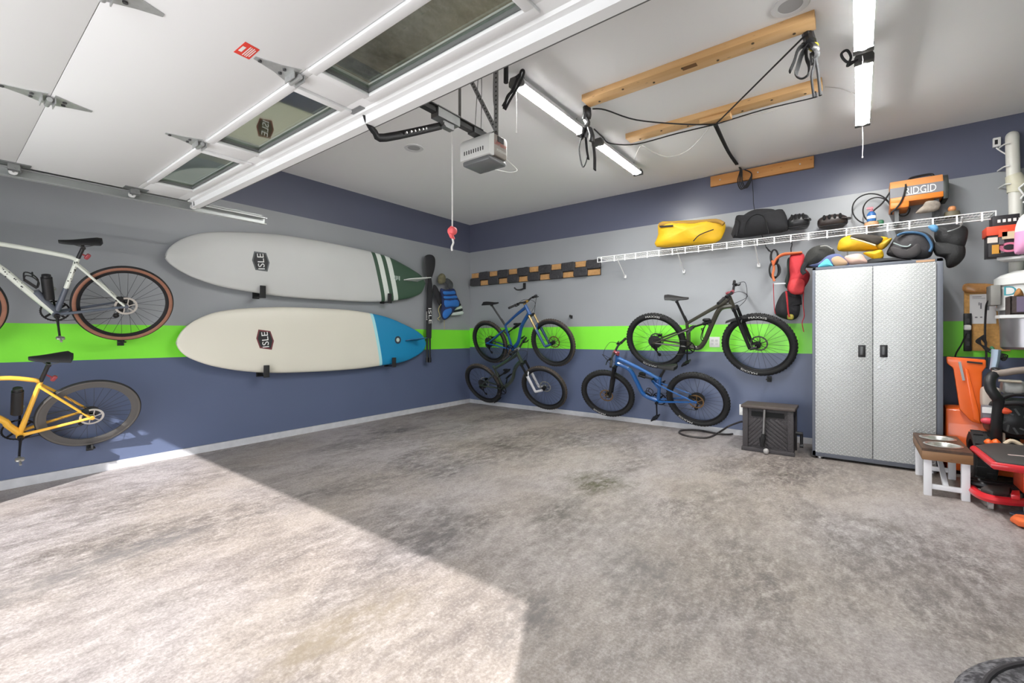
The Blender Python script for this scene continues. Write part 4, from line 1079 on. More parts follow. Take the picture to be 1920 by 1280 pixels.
hexa_logo(b2r, (497, 636.5), 33, 38, (112, 52, 58), 'badge_maroon')
# small tail emblems
for par, cpx, s_, nm, rgb in ((b1r, (745, 521), .055, 'emblem_pale', (188, 206, 196)), (b2r, (746, 637), .075, 'emblem_dark', (52, 62, 74))):
    c = ax(*cpx, .1535); b = MB()
    if par is b1r:
        for k in range(4): b.bb(.1535, .1548, c[1] - s_ + k * .028, c[1] - s_ + k * .028 + .016, c[2] - .02 - (k % 2) * .012, c[2] + .03)
        tag(b.build('tail_emblem', mat(nm, rgb, .5), par), kind='stuff')
    else:
        b.lathe([(.03, 0), (.055, 0), (.055, .002), (.03, .002)], (.1535, c[1], c[2]), axis='x', seg=24, closed=True)
        o = b.build('tail_emblem', mat(nm, rgb, .5), par)
        b = MB(); b.lathe([(.0, 0), (.028, 0), (.028, .0026), (0, .0026)], (.1535, c[1], c[2]), axis='x', seg=20); b.build('emblem_centre', mat('emblem_pale', (188, 206, 196), .5), o)
def fin(parent, pts_base, tip_px, X_tip, rgb, nm):
    a, c = ax(*pts_base[0], .15), ax(*pts_base[1], .15); tip = ax(*tip_px, X_tip)
    z = (a[2] + c[2]) / 2; ya, yc = a[1], c[1]; L_ = X_tip - .15
    prof = [(.148, ya)]
    for t in (.25, .5, .75, .95): prof.append((.15 + L_ * t, ya + (tip[1] - ya) * (t ** 1.5)))
    prof += [(X_tip, tip[1])]
    for t in (.9, .7, .4, .15): prof.append((.15 + L_ * t, yc + (tip[1] - yc) * t ** 2.2 - .004))
    prof.append((.148, yc))
    b = MB(); b.prism([(x, y, z - .006 + (tip[2] - z) * (x - .15) / max(L_, .01)) for x, y in prof], (0, 0, .012)); b.build('fin', mat(nm, rgb, .3), parent, bevel=.003)
fin(b1r, ((757, 525), (783, 527)), (809, 520), .36, (214, 218, 214), 'fin_white')
fin(b2r, ((760, 638), (783, 638)), (801, 633), .33, (26, 84, 124), 'fin_blue')
def board_peg(px_c, label):
    c = ax(*px_c, .17)
    t = thing('board_hook', label, 'hook', (0, c[1], c[2] - .05), 'padded hooks holding the paddle boards')
    w = .03; zb_ = c[2] - .07
    b = MB(); b.bb(0, .19, c[1] - w, c[1] + w, zb_ - .012, zb_ - .004); b.build('arm', BLK, t, bevel=.004)
    b = MB(); b.bb(.172, .19, c[1] - w, c[1] + w, zb_ - .022, zb_ + .115); b.build('lip', RUB, t, bevel=.004)
    b = MB(); b.bb(0, .012, c[1] - w * 1.2, c[1] + w * 1.2, zb_ - .022, zb_ + .09); b.build('base_plate', BLK, t, bevel=.003)
board_peg((492, 543), 'black padded hook under the middle of the upper grey board')
board_peg((730, 556), 'black padded hook under the green tail of the upper board')
board_peg((499, 692), 'black padded hook under the middle of the lower cream board')
board_peg((738, 676), 'black padded hook under the blue tail of the lower board')

# paddle in its black bag
X = .09
pts = [ax(805, y, X) for y in (478, 519, 640, 680)]; yc = pts[0][1]
pd = thing('paddle', 'black paddle in a slim bag hanging upright beside the board tails', 'paddle', (X, yc, pts[3][2]))
b = MB(); poly = [ax(*p, X) for p in ((795, 485), (798, 479), (805, 477), (812, 479), (816, 486), (815.5, 500), (812, 514), (808.5, 522), (802.5, 522), (798.5, 514), (795.5, 500))]
b.pillow(poly, (1, 0, 0), .03, rings=5, smooth=3); b.build('blade', mat('blade_black', (40, 40, 42), .5), pd)
b = MB(); P = [ax(x, y, X) for x, y in ((805.5, 520), (806, 545), (804.5, 590), (804, 634))]; b.tube(P, [.03, .05, .052, .045], seg=14, smooth=4, flat=.7); sl = b.build('sleeve', BFAB, pd)
for k, dx in enumerate((-.03, .03)):
    b = MB(); b.cyl(ax(803.5 + (-2.5 if k == 0 else 2.5), 632, X), ax(803.5 + (-2.5 if k == 0 else 2.5), 674, X), .016); b.cyl(ax(803.5 + (-2.5 if k == 0 else 2.5), 670, X), ax(803.5 + (-2.5 if k == 0 else 2.5), 679, X), .024); b.build('shaft', BLKM, pd)
c = ax(806.5, 592, X + .046); t = text_on('ISLE', c, (0, 0.05, -1), (0, 1, .05), .24, .062, .0); t.build('lettering', WHT, sl)
c = ax(800, 592, X + .036); t = text_on('PADDLE', c, (0, 0.05, -1), (0, 1, .05), .13, .022, .0); t.build('lettering', WHT, sl)
# life vest
X = .12
lv = thing('life_vest', 'blue and navy life vest hanging by black straps near the corner', 'life vest', ax(840, 600, X))
NAV = mat('vest_navy', (40, 52, 92), .85, bump=.3, bscale=120); BLU = mat('vest_blue', (46, 112, 190), .8, bump=.3, bscale=120)
b = MB(); b.pillow([ax(*p, X) for p in ((826, 541), (836, 543), (851, 541), (856, 555), (862, 567), (856, 575), (847, 588), (838, 598), (830, 598), (828, 580), (829, 560))], (1, 0, 0), .13, rings=6, amp=.008); vb = b.build('body', NAV, lv)
for k, (ya_, yb_) in enumerate(((546, 551), (555, 559), (563, 574))):
    b = MB(); b.pillow([ax(*p, X + .06) for p in ((831 + k, ya_), (843, ya_ + 0), (852 + k * 3, ya_ - 1), (854 + k * 3, yb_), (845, yb_ + 1), (833 + k, yb_ + 1))], (1, .2, 0), .05, rings=4, smooth=3); b.build('panel', BLU, lv)
b = MB(); b.pillow([ax(*p, X + .05) for p in ((833, 582), (845, 577), (847, 585), (836, 597), (830, 592))], (1, 0, 0), .05, rings=4); b.build('panel', BLU, lv)
b = MB(); b.pillow([ax(*p, X - .02) for p in ((812, 535), (818, 536), (824, 552), (829, 580), (823, 572), (814, 550))], (1, 0, 0), .06, rings=4); b.build('shoulder_strap', BFAB, lv)
b = MB(); b.tube([ax(*p, X + .02) for p in ((827, 570), (822, 580), (825, 592), (821, 597), (824, 600))], .006, smooth=4); b.tube([ax(*p, X) for p in ((833, 598), (833, 608), (833.5, 619))], .004); b.build('tie_cord', mat('cord_tan', (178, 164, 112), .8), lv)
# hats hanging with it
ht = thing('sun_hat', 'camouflage bucket hat hanging above the blue life vest', 'hat', ax(826, 528, .1))
b = MB(); b.pillow([ax(*p, .1) for p in ((822, 524), (825, 514), (831, 513), (835, 520), (833, 530), (824, 532))], (1, 0, 0), .1, rings=5, amp=.01); b.build('crown', mat('camo', (112, 108, 84), .9, var=.5, vscale=30), ht)
b = MB(); b.pillow([ax(*p, .12) for p in ((834, 524), (840, 522), (848, 530), (848, 541), (843, 542), (838, 534))], (1, .3, 0), .07, rings=4, amp=.006)
tag(b.build('trucker_cap', mat('cap_mono', (70, 72, 74), .9, var=.9, vscale=14)), 'black and white cap hanging between camouflage hat and corner', 'cap')
tw = thing('striped_towel', 'green and white striped cloth hanging below the blue life vest', 'cloth', ax(855, 588, .1))
for k, (p4, rgb) in enumerate(((((852, 574), (862, 568), (864, 573), (852, 578)), (36, 46, 42)), (((851, 578), (864, 573), (866, 578), (850, 582)), (206, 222, 204)), (((850, 582), (866, 578), (866.5, 583), (849, 586)), (30, 40, 38)), (((849, 586), (866.5, 583), (868, 589), (847, 591)), (214, 224, 220)))):
    b = MB(); b.pillow([ax(*p, .08) for p in p4], (1, 0, 0), .035, rings=3, smooth=2); b.build('stripe', mat('towel%d' % k, rgb, .9), tw)

# ================================================================== BACK WALL: checkered panel, outlets, shelf
pn = thing('checkered_panel', 'strip of tan and black checkered foam tiles on back wall by the corner', 'wall panel', ay(1005, 525, -.01))
x0_, x1_ = ay(884.5, 525, -.02)[0], ay(1126, 500, -.02)[0]; zt_, zb_ = ay(1126, 485, -.02)[2], ay(1126, 515, -.02)[2]
zt_ = (zt_ + ay(885, 513, -.02)[2]) / 2; zb_ = (zb_ + ay(885, 537, -.02)[2]) / 2
b = MB(); b.bb(x0_, x1_, -.014, -.002, zb_, zt_); b.build('backing', mat('panel_back', (52, 48, 46), .8), pn)
CORK = mat('cork_tan', (196, 150, 98), .85, var=.25, vscale=30, bump=.4); BARK = mat('tile_black', (58, 57, 60), .5, var=.7, vscale=45, bump=1.0, bscale=35)
cw = (x1_ - x0_) / 12
for i in range(12):
    for r in range(2):
        black = (i + r) % 2 == 1
        xa, xb = x0_ + i * cw, x0_ + (i + 1) * cw; hz = (zt_ - zb_)
        b = MB()
        if black:
            za, zc = (zb_ + hz * .42, zt_) if r == 0 else (zb_, zb_ + hz * .58)
            b.soft(((xa + xb) / 2, -.042, (za + zc) / 2), (cw * 1.12, .034, zc - za), .28, amp=.008, freq=22, seed=i * 2 + r, nu=24, nv=12)
            b.build('black_tile', BARK, pn)
        else:
            za, zc = (zt_ - hz * .40, zt_) if r == 0 else (zb_, zb_ + hz * .40)
            b.bb(xa + .006, xb - .006, -.03, -.01, za + .004, zc - .004); b.build('tan_tile', CORK, pn, bevel=.006)
def outlet(px, py, w, h, label, duplex=2):
    p = ay(px, py, 0); t = thing('wall_outlet', label, 'outlet', (p[0], 0, p[2]))
    b = MB(); b.bb(p[0] - w / 2, p[0] + w / 2, -.007, 0, p[2] - h / 2, p[2] + h / 2); b.build('cover_plate', WHT, t, bevel=.002)
    for k in range(duplex):
        xx = p[0] + (k - (duplex - 1) / 2) * .046
        for dz in (-.02, .02):
            b = MB(); b.soft((xx, -.008, p[2] + dz), (.03, .006, .027), .5); o = b.build('socket', mat('socket_white', (212, 212, 212), .4), t)
outlet(1340, 641, .118, .125, 'white double wall outlet on green band behind the black bike')
outlet(1393, 768, .075, .125, 'white wall outlet low on navy band beside the dark box', 1)

# wire shelf
SZ, SYF = 2.21, -.3
sx0, sx1 = 2.625, 6.35
WIRE = mat('white_wire', (238, 238, 238), .4)
sh = thing('wire_shelf', 'long white wire shelf along the back wall above the cabinet', 'shelf', ((sx0 + sx1) / 2, -.15, SZ))
LIP = .065
b = MB(); r = .004
for (y, z, rr) in ((SYF, SZ, .0055), (SYF - .004, SZ - LIP, .0055), (-.02, SZ, .005)): b.cyl((sx0, y, z), (sx1, y, z), rr, seg=8)
for x in (sx0, sx1): b.cyl((x, SYF, SZ + .004), (x, SYF - .004, SZ - LIP - .004), .0055, seg=8); b.cyl((x, SYF, SZ), (x, -.01, SZ), .005, seg=8)
b.build('frame_rods', WIRE, sh)
b = MB(); nW = int((sx1 - sx0) / .0254)
for i in range(nW): x = sx0 + (i + .5) * .0254; b.cyl((x, SYF, SZ + .003), (x, -.012, SZ + .003), .0017, seg=5)
for y in (-.1, -.2): b.cyl((sx0, y, SZ - .003), (sx1, y, SZ - .003), .0035, seg=6)
tag(b.build('wire_deck', WIRE, sh), kind='stuff')
tabs = [1128, 1152, 1172, 1192, 1214, 1236, 1261, 1285, 1310, 1336, 1363, 1392, 1420, 1452, 1483, 1516, 1551, 1587, 1625, 1664, 1705, 1749, 1794, 1841]
for px in tabs:
    x = ay(px, 450, SYF)[0]
    b = MB(); b.bb(x - .006, x + .006, SYF - .009, SYF - .002, SZ - LIP - .012, SZ + .004); b.build('lip_clip', WIRE, sh)
for px, py in ((1173, 518), (1283, 510), (1423, 498), (1589, 470), (1804, 420)):
    if px == 1804: x = ay(1804, 410, SYF)[0]; z = 1.96
    else: w = ay(px, py, 0); x, z = w[0], 1.96
    b = MB(); b.cyl((x, SYF - .002, SZ - .02), (x, -.012, z), .007, seg=10); b.soft((x, -.012, z), (.035, .024, .05), .6); b.build('support_brace', WIRE, sh)

# ================================================================== ON AND UNDER THE SHELF
def clampz(P, z): return [(p[0], p[1], max(p[2], z)) for p in P]
def at_y(px, Y, zmin=None):
    P = [tuple(ay(*p, Y)) for p in px]
    return clampz(P, zmin) if zmin is not None else P
NB = (0, -1, 0)
SB = SZ + .008
YEL = mat('bag_yellow', (226, 178, 26), .55, bump=.4, bscale=25, var=.12)
ydry = thing('dry_bag', 'yellow rolled dry bag on the left end of the wire shelf', 'bag', (ay(1290, 440, -.17)[0], -.17, SB))
b = MB(); b.pillow(at_y([(1231, 463), (1234, 440), (1236, 418), (1262, 415), (1300, 413), (1344, 411), (1360, 420), (1356, 440), (1341, 455), (1290, 460)], -.17, SB), NB, .24, rings=8, amp=.025, freq=7, smooth=3); b.build('body', YEL, ydry)
b = MB(); b.tube([ay(x, y, -.24) for x, y in ((1236, 421), (1265, 419), (1300, 417), (1342, 414), (1357, 420))], .024, seg=10, smooth=3); b.build('rolled_top', mat('roll_ochre', (168, 128, 52), .7), ydry)
b = MB(); b.bar(ay(1237, 425, -.27), ay(1262, 423, -.29), .02, .004, up=NB); b.tube([ay(x, y, -.3) for x, y in ((1300, 452), (1312, 440), (1338, 430))], .006, smooth=3); b.build('strap', WEB, ydry)
duf = thing('duffel_bag', 'black duffel bag on the shelf between yellow bag and helmets', 'bag', (ay(1425, 430, -.17)[0], -.17, SB))
b = MB(); b.pillow(at_y([(1374, 446), (1377, 420), (1381, 405), (1392, 405), (1405, 397), (1420, 392), (1448, 392), (1458, 396), (1468, 393), (1477, 412), (1477, 432), (1430, 440)], -.19, SB), NB, .24, rings=8, amp=.025, freq=6, seed=3, smooth=3); b.build('body', BFAB, duf)
b = MB(); b.tube([ay(x, y, -.31) for x, y in ((1394, 440), (1400, 416), (1412, 404), (1424, 402), (1434, 409), (1441, 438))], .009, smooth=4, flat=.5); b.build('handle', WEB, duf)
b = MB(); b.tube([ay(x, y, -.3) for x, y in ((1409, 406), (1418, 404), (1423, 407), (1429, 403))], .006, smooth=3); b.build('zip_patch', mat('patch_white', (206, 200, 198), .6), duf)
b = MB(); b.tube([ay(x, y, -.28) for x, y in ((1379, 410), (1385, 418), (1381, 442))], .008, smooth=3); b.build('side_strap', WEB, duf)
def helmet(c_px, Y, size, label, mat_, rot=0, vents=True):
    c = Vector(ay(*c_px, Y)); c.z = max(c.z, SB + size[2] * .42)
    t = thing('bike_helmet', label, 'helmet', (c.x, c.y, SB), 'bike helmets on the wire shelf', Matrix.Rotation(rot, 3, 'Z'))
    b = MB(); b.soft(c, size, .8, amp=.008, freq=9, seed=int(c_px[0]), flat_bottom=True); sh_ = b.build('shell', mat_, t)
    for k in range(4):
        b = MB(); x = c.x + (k - 1.5) * size[0] * .17; b.soft((x, c.y - size[1] * .4, c.z + size[2] * .22), (size[0] * .1, size[1] * .25, size[2] * .4), .7); b.build('vent', mat('vent_black', (16, 16, 18), .9), sh_)
    b = MB(); b.tube([c + Vector(d) for d in ((-size[0] * .4, -size[1] * .3, -size[2] * .35), (-size[0] * .2, -size[1] * .55, -size[2] * .42), (size[0] * .2, -size[1] * .5, -size[2] * .4), (size[0] * .45, -size[1] * .2, -size[2] * .3))], .006, smooth=4); b.build('chin_strap', WEB, t)
    b = MB(); b.soft(c + Vector((size[0] * .42, -size[1] * .25, size[2] * .02)), (size[0] * .35, size[1] * .5, size[2] * .1), .6); b.build('visor', mat_, t)
helmet((1497, 417), -.17, (.2, .24, .17), 'small black bike helmet touching the duffel bag on the shelf', mat('helmet_black', (38, 38, 40), .35))
helmet((1561, 416), -.17, (.26, .24, .14), 'brown-black bike helmet on shelf left of the looped hose', mat('helmet_brown', (54, 46, 44), .4))
hs = thing('coiled_hose', 'black hose looped beside the orange heater on the wire shelf', 'hose', (ay(1635, 390, -.14)[0], -.14, SB))
b = MB()
def loop(c, rx, ry, Y, a0=0, a1=2 * PI, n=16): return [ay(c[0] + rx * math.cos(a0 + (a1 - a0) * i / n), c[1] - ry * math.sin(a0 + (a1 - a0) * i / n), Y) for i in range(n + 1)]
b.tube(loop((1634, 392), 36, 29, -.12, PI * .0, PI * 1.6), .006, smooth=2); b.tube(loop((1645, 395), 27, 25, -.15, -.3, PI * 1.4), .006, smooth=2)
b.tube([ay(x, y, -.18) for x, y in ((1671, 357), (1655, 380), (1640, 393), (1632, 402))], .007, smooth=3)
b.tube(loop((1693, 390), 13, 15, -.12, PI, 2 * PI), .006, smooth=2)
b.build('hose', RUB, hs)
cu = thing('spray_bottle', 'blue and white bottle on tan base in front of the looped hose', 'bottle', (ay(1634, 405, -.2)[0], -.2, SB))
p = ay(1634, 408, -.2)
b = MB(); b.lathe([(0, 0), (.055, 0), (.058, .01), (.055, .04), (.03, .05), (0, .05)], (p[0], -.2, SB), seg=20); b.build('base', mat('base_tan', (204, 158, 120), .6), cu)
b = MB(); b.lathe([(0, .05), (.034, .05), (.036, .06), (.036, .12), (.02, .145), (0, .15)], (p[0], -.2, SB), seg=20); b.build('body', mat('bottle_blue', (48, 104, 168), .4), cu)
b = MB(); b.lathe([(0.036, .075), (.0375, .078), (.0375, .1), (.036, .103)], (p[0], -.2, SB), seg=20); b.build('label_band', WHT, cu)
b = MB(); b.cyl((p[0], -.2, SB + .15), (p[0], -.2, SB + .175), .014, .01); b.box((p[0] - .012, -.205, SB + .18), (.05, .02, .02)); b.build('cap', mat('cap_pink', (190, 116, 128), .5), cu)
b = MB(); b.soft((ay(1650, 408, -.17)[0], -.17, SB + .03), (.06, .06, .06), .6)
tag(b.build('green_cap', mat('cap_green', (42, 104, 72), .5)), 'small green cap on shelf right of the blue bottle', 'cap')
# orange heater / blower on the shelf
YA, YB = -.26, -.04
xl, xr = ay(1669, 370, YA)[0], ay(1769, 370, YA)[0]
zlo, zmid, zpan, ztop = ay(1672, 388, YA)[2], ay(1690, 369, YA)[2], ay(1680, 354, YA)[2], ay(1680, 347, YA + .05)[2] + .0
zpt = ay(1676, 353, YA)[2]; zpb = ay(1676, 371, YA)[2]
ht_ = thing('portable_heater', 'orange and grey portable heater with black handle on the right of shelf', 'heater', ((xl + xr) / 2, -.15, SB))
ORG = mat('orange_plastic', (226, 128, 44), .45); ORT = mat('orange_top', (222, 148, 88), .5); GRP = mat('panel_grey', (122, 122, 128), .45)
ztt = zpt + .07
b = MB(); b.prism([(xl, YA, zpt), (xl, YA + .035, ztt), (xl, YB, ztt), (xl, YB, zpt)], (xr - xl, 0, 0)); b.build('top_shell', ORT, ht_, bevel=.004)
b = MB(); b.prism([(xl, YA, zpb), (xl, YA, zpt), (xl, YB, zpt), (xl, YB, zpb)], (xr - xl, 0, 0)); fp = b.build('side_panel', GRP, ht_)
b = MB(); b.prism([(xl, YA - .004, zpb - .05), (xl, YA - .004, zpb), (xl, YB, zpb), (xl, YB, zpb - .05)], (xr - xl, 0, 0)); b.build('lower_band', ORG, ht_, bevel=.006)
b = MB(); b.prism([(xl, YA - .006, zlo - .02), (xl, YA - .006, zpb - .045), (xl, YB + .06, zpb - .045), (xl, YB + .06, zlo - .02)], ((xr - xl) * .37, 0, 0)); b.build('control_box', ORG, ht_, bevel=.01)
b = MB(); b.prism([(xr, YA, zpb - .07), (xr, YA, zpt - .005), (xr, YA + .035, ztt - .01), (xr, YB, ztt - .01), (xr, YB, zpb - .07)], (.035, 0, 0)); g_ = b.build('end_grille', mat('grille_dark', (58, 62, 60), .5, .3), ht_, bevel=.004)
b = MB(); b.bb(xr + .033, xr + .039, YA + .03, YA + .09, zpb + .02, zpt - .02); b.build('grille_slot', BLK, g_)
b = MB(); xh = xl + (xr - xl) * .38; b.tube([(xh - .02, -.12, ztt), (xh + .0, -.12, ztt + .02), (xh + .03, -.12, ztt + .04), (xh + .15, -.12, ztt + .045), (xh + .175, -.12, ztt + .025), (xh + .18, -.12, ztt)], .011, smooth=4); b.build('handle', BLK, ht_)
for x in (xl + .05, xr - .04):
    b = MB(); b.bb(x - .015, x + .015, YA + .04, YB, SB, zpb - .03); b.build('foot', DSTEEL, ht_)
t = text_on('RIDGID', ((xl + xr) / 2 + .03, YA, (zpt + zpb) / 2), (1, 0, 0), (0, 0, 1), (xr - xl) * .58, .066, .002); t.build('lettering', WHT, fp)
b = MB(); b.bb(xl + (xr - xl) * .25, xl + (xr - xl) * .8, YA - .0025, YA, zpb + .008, zpb + .014); b.build('underline', WHT, fp)
b = MB(); b.tube([ay(x, y, YA - .02) for x, y in ((1698, 345), (1698, 351), (1694, 368), (1685, 385), (1672, 398))], .007, smooth=4); b.build('power_cord', RUB, ht_)
rag = MB(); rag.pillow(at_y([(1717, 400), (1723, 392), (1730, 386), (1736, 378), (1752, 376), (1763, 380), (1762, 390), (1752, 396), (1735, 399)], -.29, SB), NB, .08, rings=6, amp=.02, freq=9, smooth=3)
tag(rag.build('work_glove', mat('glove_grey', (150, 140, 130), .9, var=.35, vscale=40, bump=.4)), 'crumpled grey work glove on shelf beneath the heater', 'glove')
p = ay(1785, 384, -.2); b = MB(); b.cyl((p[0], -.2, SB), (p[0], -.2, SB + .05), .06, .05, seg=18); t = thing('lantern', 'small olive lamp with amber top at right end of shelf', 'lamp', (p[0], -.2, SB)); b.build('base', mat('lantern_olive', (104, 98, 80), .6), t)
b = MB(); b.soft((p[0], -.2, SB + .075), (.055, .055, .055), .9); b.build('amber_lens', mat('amber', (206, 140, 92), .3), t)

# cable coil and red pack hanging under the shelf
cc = thing('hanging_cable', 'black and orange coiled cable hanging left of the red backpack', 'cable', ay(1452, 500, -.16))
b = MB(); 
for k in range(3): b.tube(loop((1452, 480 + k), 6 + k * .7, 12 + k, -.15 - .01 * k), .008, smooth=2)
for k in range(4): b.tube(loop((1451 + k * .6, 506), 8.5 + k * .5, 16 - k, -.14 - .012 * k), .008, smooth=2)
b.tube([ay(x, y, -.16) for x, y in ((1436, 463), (1446, 473))], .006); b.build('coil', RUB, cc)
b = MB(); b.tube([ay(x, y, -.2) for x, y in ((1448, 488), (1451, 502), (1449, 516), (1452, 527))], .012, smooth=4); b.build('orange_tie', mat('tie_orange', (206, 112, 66), .6), cc)
rp = thing('backpack', 'red and black backpack hanging from the shelf left of the cabinet', 'backpack', ay(1487, 600, -.2))
REDF = mat('pack_red', (188, 48, 56), .75, bump=.4, bscale=90); ORS = mat('pack_orange', (222, 116, 72), .8, bump=.3, bscale=90)
b = MB(); b.pillow([ay(*p, -.16) for p in ((1474, 545), (1462, 556), (1454, 575), (1453, 588), (1466, 596), (1484, 600), (1496, 594), (1500, 580), (1499, 566), (1504, 570), (1498, 550))], NB, .18, rings=7, amp=.012); b.build('lower_body', BFAB, rp)
b = MB(); b.pillow([ay(*p, -.18) for p in ((1483, 476), (1503, 474), (1509, 482), (1507, 500), (1518, 512), (1517, 525), (1508, 540), (1505, 551), (1490, 552), (1479, 546), (1476, 540), (1481, 520), (1480, 500))], NB, .2, rings=7, amp=.015, seed=2); b.build('upper_body', REDF, rp)
b = MB(); b.pillow([ay(*p, -.28) for p in ((1481, 528), (1492, 522), (1508, 526), (1506, 548), (1490, 552), (1479, 545))], NB, .08, rings=5, amp=.008); b.build('front_pocket', mat('pack_red_light', (204, 62, 66), .75, bump=.4, bscale=90), rp)
b = MB(); b.tube([ay(x, y, -.24) for x, y in ((1450, 497), (1456, 485), (1468, 477), (1484, 475), (1504, 473))], [.02, .028, .034, .03, .02], smooth=4, flat=.5); b.build('shoulder_strap', ORS, rp)
b = MB(); b.tube([ay(x, y, -.28) for x, y in ((1474, 546), (1476, 562), (1478, 585), (1480, 594))], [.018, .018, .015, .012], smooth=3, flat=.5); b.build('front_strap', REDF, rp)
b = MB(); b.tube([ay(x, y, -.26) for x, y in ((1450, 531), (1451, 560), (1452, 580), (1454, 588))], .009, smooth=3, flat=.4); b.build('webbing_strap', REDF, rp)
b = MB(); b.tube([ay(x, y, -.22) for x, y in ((1507, 540), (1506, 570), (1508, 592), (1504, 605), (1507, 622))], .009, smooth=3, flat=.5); b.build('webbing_strap', REDF, rp)
b = MB(); b.bar(ay(1449, 532, -.24), ay(1473, 531, -.24), .012, .012); b.build('chest_buckle', ALU, rp)
b = MB(); b.soft(ay(1481, 594, -.26), (.06, .04, .06), .7, amp=.01); b.build('yellow_buckle', mat('buckle_olive', (150, 140, 52), .6), rp)
b = MB(); b.tube([ay(x, y, -.2) for x, y in ((1484, 476), (1483, 466), (1485, 458), (1483, 450))], .005, smooth=3); b.build('hang_loop', WEB, rp)
b = MB(); b.pillow([ay(*p, -.14) for p in ((1476, 487), (1482, 485), (1482, 520), (1476, 540), (1471, 532), (1476, 512))], NB, .1, rings=4); b.build('back_panel', mat('pack_teal', (46, 60, 56), .85), rp)

# ================================================================== CABINET and what lies on it
CYF, CYB = -.62, -.16
cx0, cx1 = ay(1523, 600, CYF)[0], ay(1768.5, 600, CYF)[0]; ctop = ay(1523, 502, CYF)[2]
cz0 = ay(1523, 857, CYF)[2] + .02
cab = thing('tool_cabinet', 'tall grey steel cabinet with two diamond-plate doors on the back wall', 'cabinet', ((cx0 + cx1) / 2, (CYF + CYB) / 2, floor_z(-.4)))
GREY = mat('cabinet_grey', (104, 108, 118), .45, .2, bump=.15, bscale=300); DIA = diamond_plate()
fz = floor_z(CYF)
b = MB(); b.bb(cx0, cx1, CYF + .02, CYB, cz0, ctop); b.bb(cx0, cx0 + .03, CYF - .004, CYB, cz0, ctop); b.bb(cx1 - .042, cx1, CYF - .004, CYB, cz0, ctop); b.bb(cx0, cx1, CYF - .004, CYB, ctop - .028, ctop); b.bb(cx0, cx1, CYF - .004, CYB, cz0, cz0 + .05); b.build('body', GREY, cab, bevel=.003)
dz0, dz1 = ay(1600, 857.5, CYF)[2] + .012, ctop - .03
xm = ay(1636.5, 650, CYF)[0]
dl = MB(); dl.bb(cx0 + .026, xm - .002, CYF - .022, CYF + .016, dz0, dz1); dL = dl.build('door', DIA, cab, bevel=.004)
dr = MB(); dr.bb(xm + .002, cx1 - .044, CYF - .022, CYF + .016, dz0, dz1); dR = dr.build('door', DIA, cab, bevel=.004)
for d_, px in ((dL, 1616), (dR, 1657)):
    p = ay(px, 658, CYF - .022); b = MB(); b.bb(p[0] - .027, p[0] + .027, CYF - .027, CYF - .02, p[2] - .055, p[2] + .055); hd = b.build('handle', BLK, d_, bevel=.004)
    b = MB(); b.bb(p[0] - .012, p[0] + .012, CYF - .036, CYF - .026, p[2] - .035, p[2] + .04); b.build('latch_bar', DSTEEL, hd, bevel=.004)
p = ay(1648, 688, CYF - .022); b = MB(); b.cyl((p[0], CYF - .028, p[2]), (p[0], CYF - .02, p[2]), .011, seg=14); b.build('key_lock', ALU, dR)
for x in (cx0 + .06, cx1 - .06):
    for y in (CYF + .04, CYB - .04):
        b = MB(); b.cyl((x, y, floor_z(y)), (x, y, cz0 + .01), .025, seg=14); b.build('foot', ALU, cab)
p = ay(1735, 489, CYF); b = MB(); b.bb(p[0] - .06, p[0] + .06, CYF - .005, CYF - .002, ctop - .024, ctop - .006); b.build('name_plate', mat('plate_tan', (176, 140, 108), .5), cab)
CT = ctop + .004
def on_cab(name, label, cat, px, Y, thick, m, amp=.015, seed=0, group=None, zmin=True, **k):
    P = at_y(px, Y, CT if zmin else None); t = thing(name, label, cat, (sum(p[0] for p in P) / len(P), Y, CT), group)
    b = MB(); b.pillow(P, NB, thick, rings=7, amp=amp, freq=8, seed=seed, smooth=3, **k); b.build('body', m, t); return t
hb = on_cab('helmet_bag', 'black domed helmet bag on the left end of cabinet top', 'bag', [(1507, 500), (1510, 480), (1518, 468), (1532, 461), (1550, 460), (1562, 466), (1566, 480), (1560, 498), (1530, 502)], -.42, .26, mat('bag_charcoal', (50, 50, 48), .85, bump=.4, bscale=120))
b = MB(); b.tube([ay(x, y, -.555) for x, y in ((1538, 462), (1550, 461), (1561, 467))], .007, smooth=3); b.build('piping', mat('piping_grey', (140, 140, 136), .7), hb)
b = MB(); b.tube([ay(x, y, -.5) for x, y in ((1512, 492), (1507, 500), (1505, 508), (1509, 513))], .022, smooth=3); b.build('strap_end', BFAB, hb)
fb = on_cab('folded_towel', 'blue, turquoise and tan folded cloth at front left of cabinet top', 'cloth', [(1516, 498), (1534, 493), (1552, 479), (1574, 476), (1590, 492), (1588, 500), (1540, 502)], -.56, .1, mat('cloth_slate', (92, 100, 140), .9))
b = MB(); b.pillow(at_y([(1534, 501), (1543, 490), (1552, 485), (1562, 498), (1560, 502)], -.6, CT), NB, .05, rings=4); b.build('turquoise_fold', mat('cloth_turq', (96, 190, 210), .9), fb)
b = MB(); b.pillow(at_y([(1558, 486), (1572, 480), (1588, 490), (1586, 498), (1566, 500)], -.6, CT), NB, .05, rings=4); b.build('tan_fold', mat('cloth_tan', (176, 148, 120), .9), fb)
on_cab('pillow_pad', 'small pale pink cushion at the middle front of cabinet top', 'cushion', [(1583, 482), (1596, 477), (1614, 476), (1622, 484), (1626, 493), (1604, 497), (1588, 494)], -.55, .12, mat('pad_pink', (206, 172, 160), .85, var=.12, vscale=20), seed=4)
yb2 = on_cab('dry_bag', 'yellow and dark brown bag lying on top of the cabinet', 'bag', [(1572, 470), (1571, 458), (1578, 447), (1600, 441), (1640, 443), (1666, 446), (1660, 458), (1652, 467), (1640, 470), (1600, 471)], -.45, .2, YEL, seed=5, zmin=False)
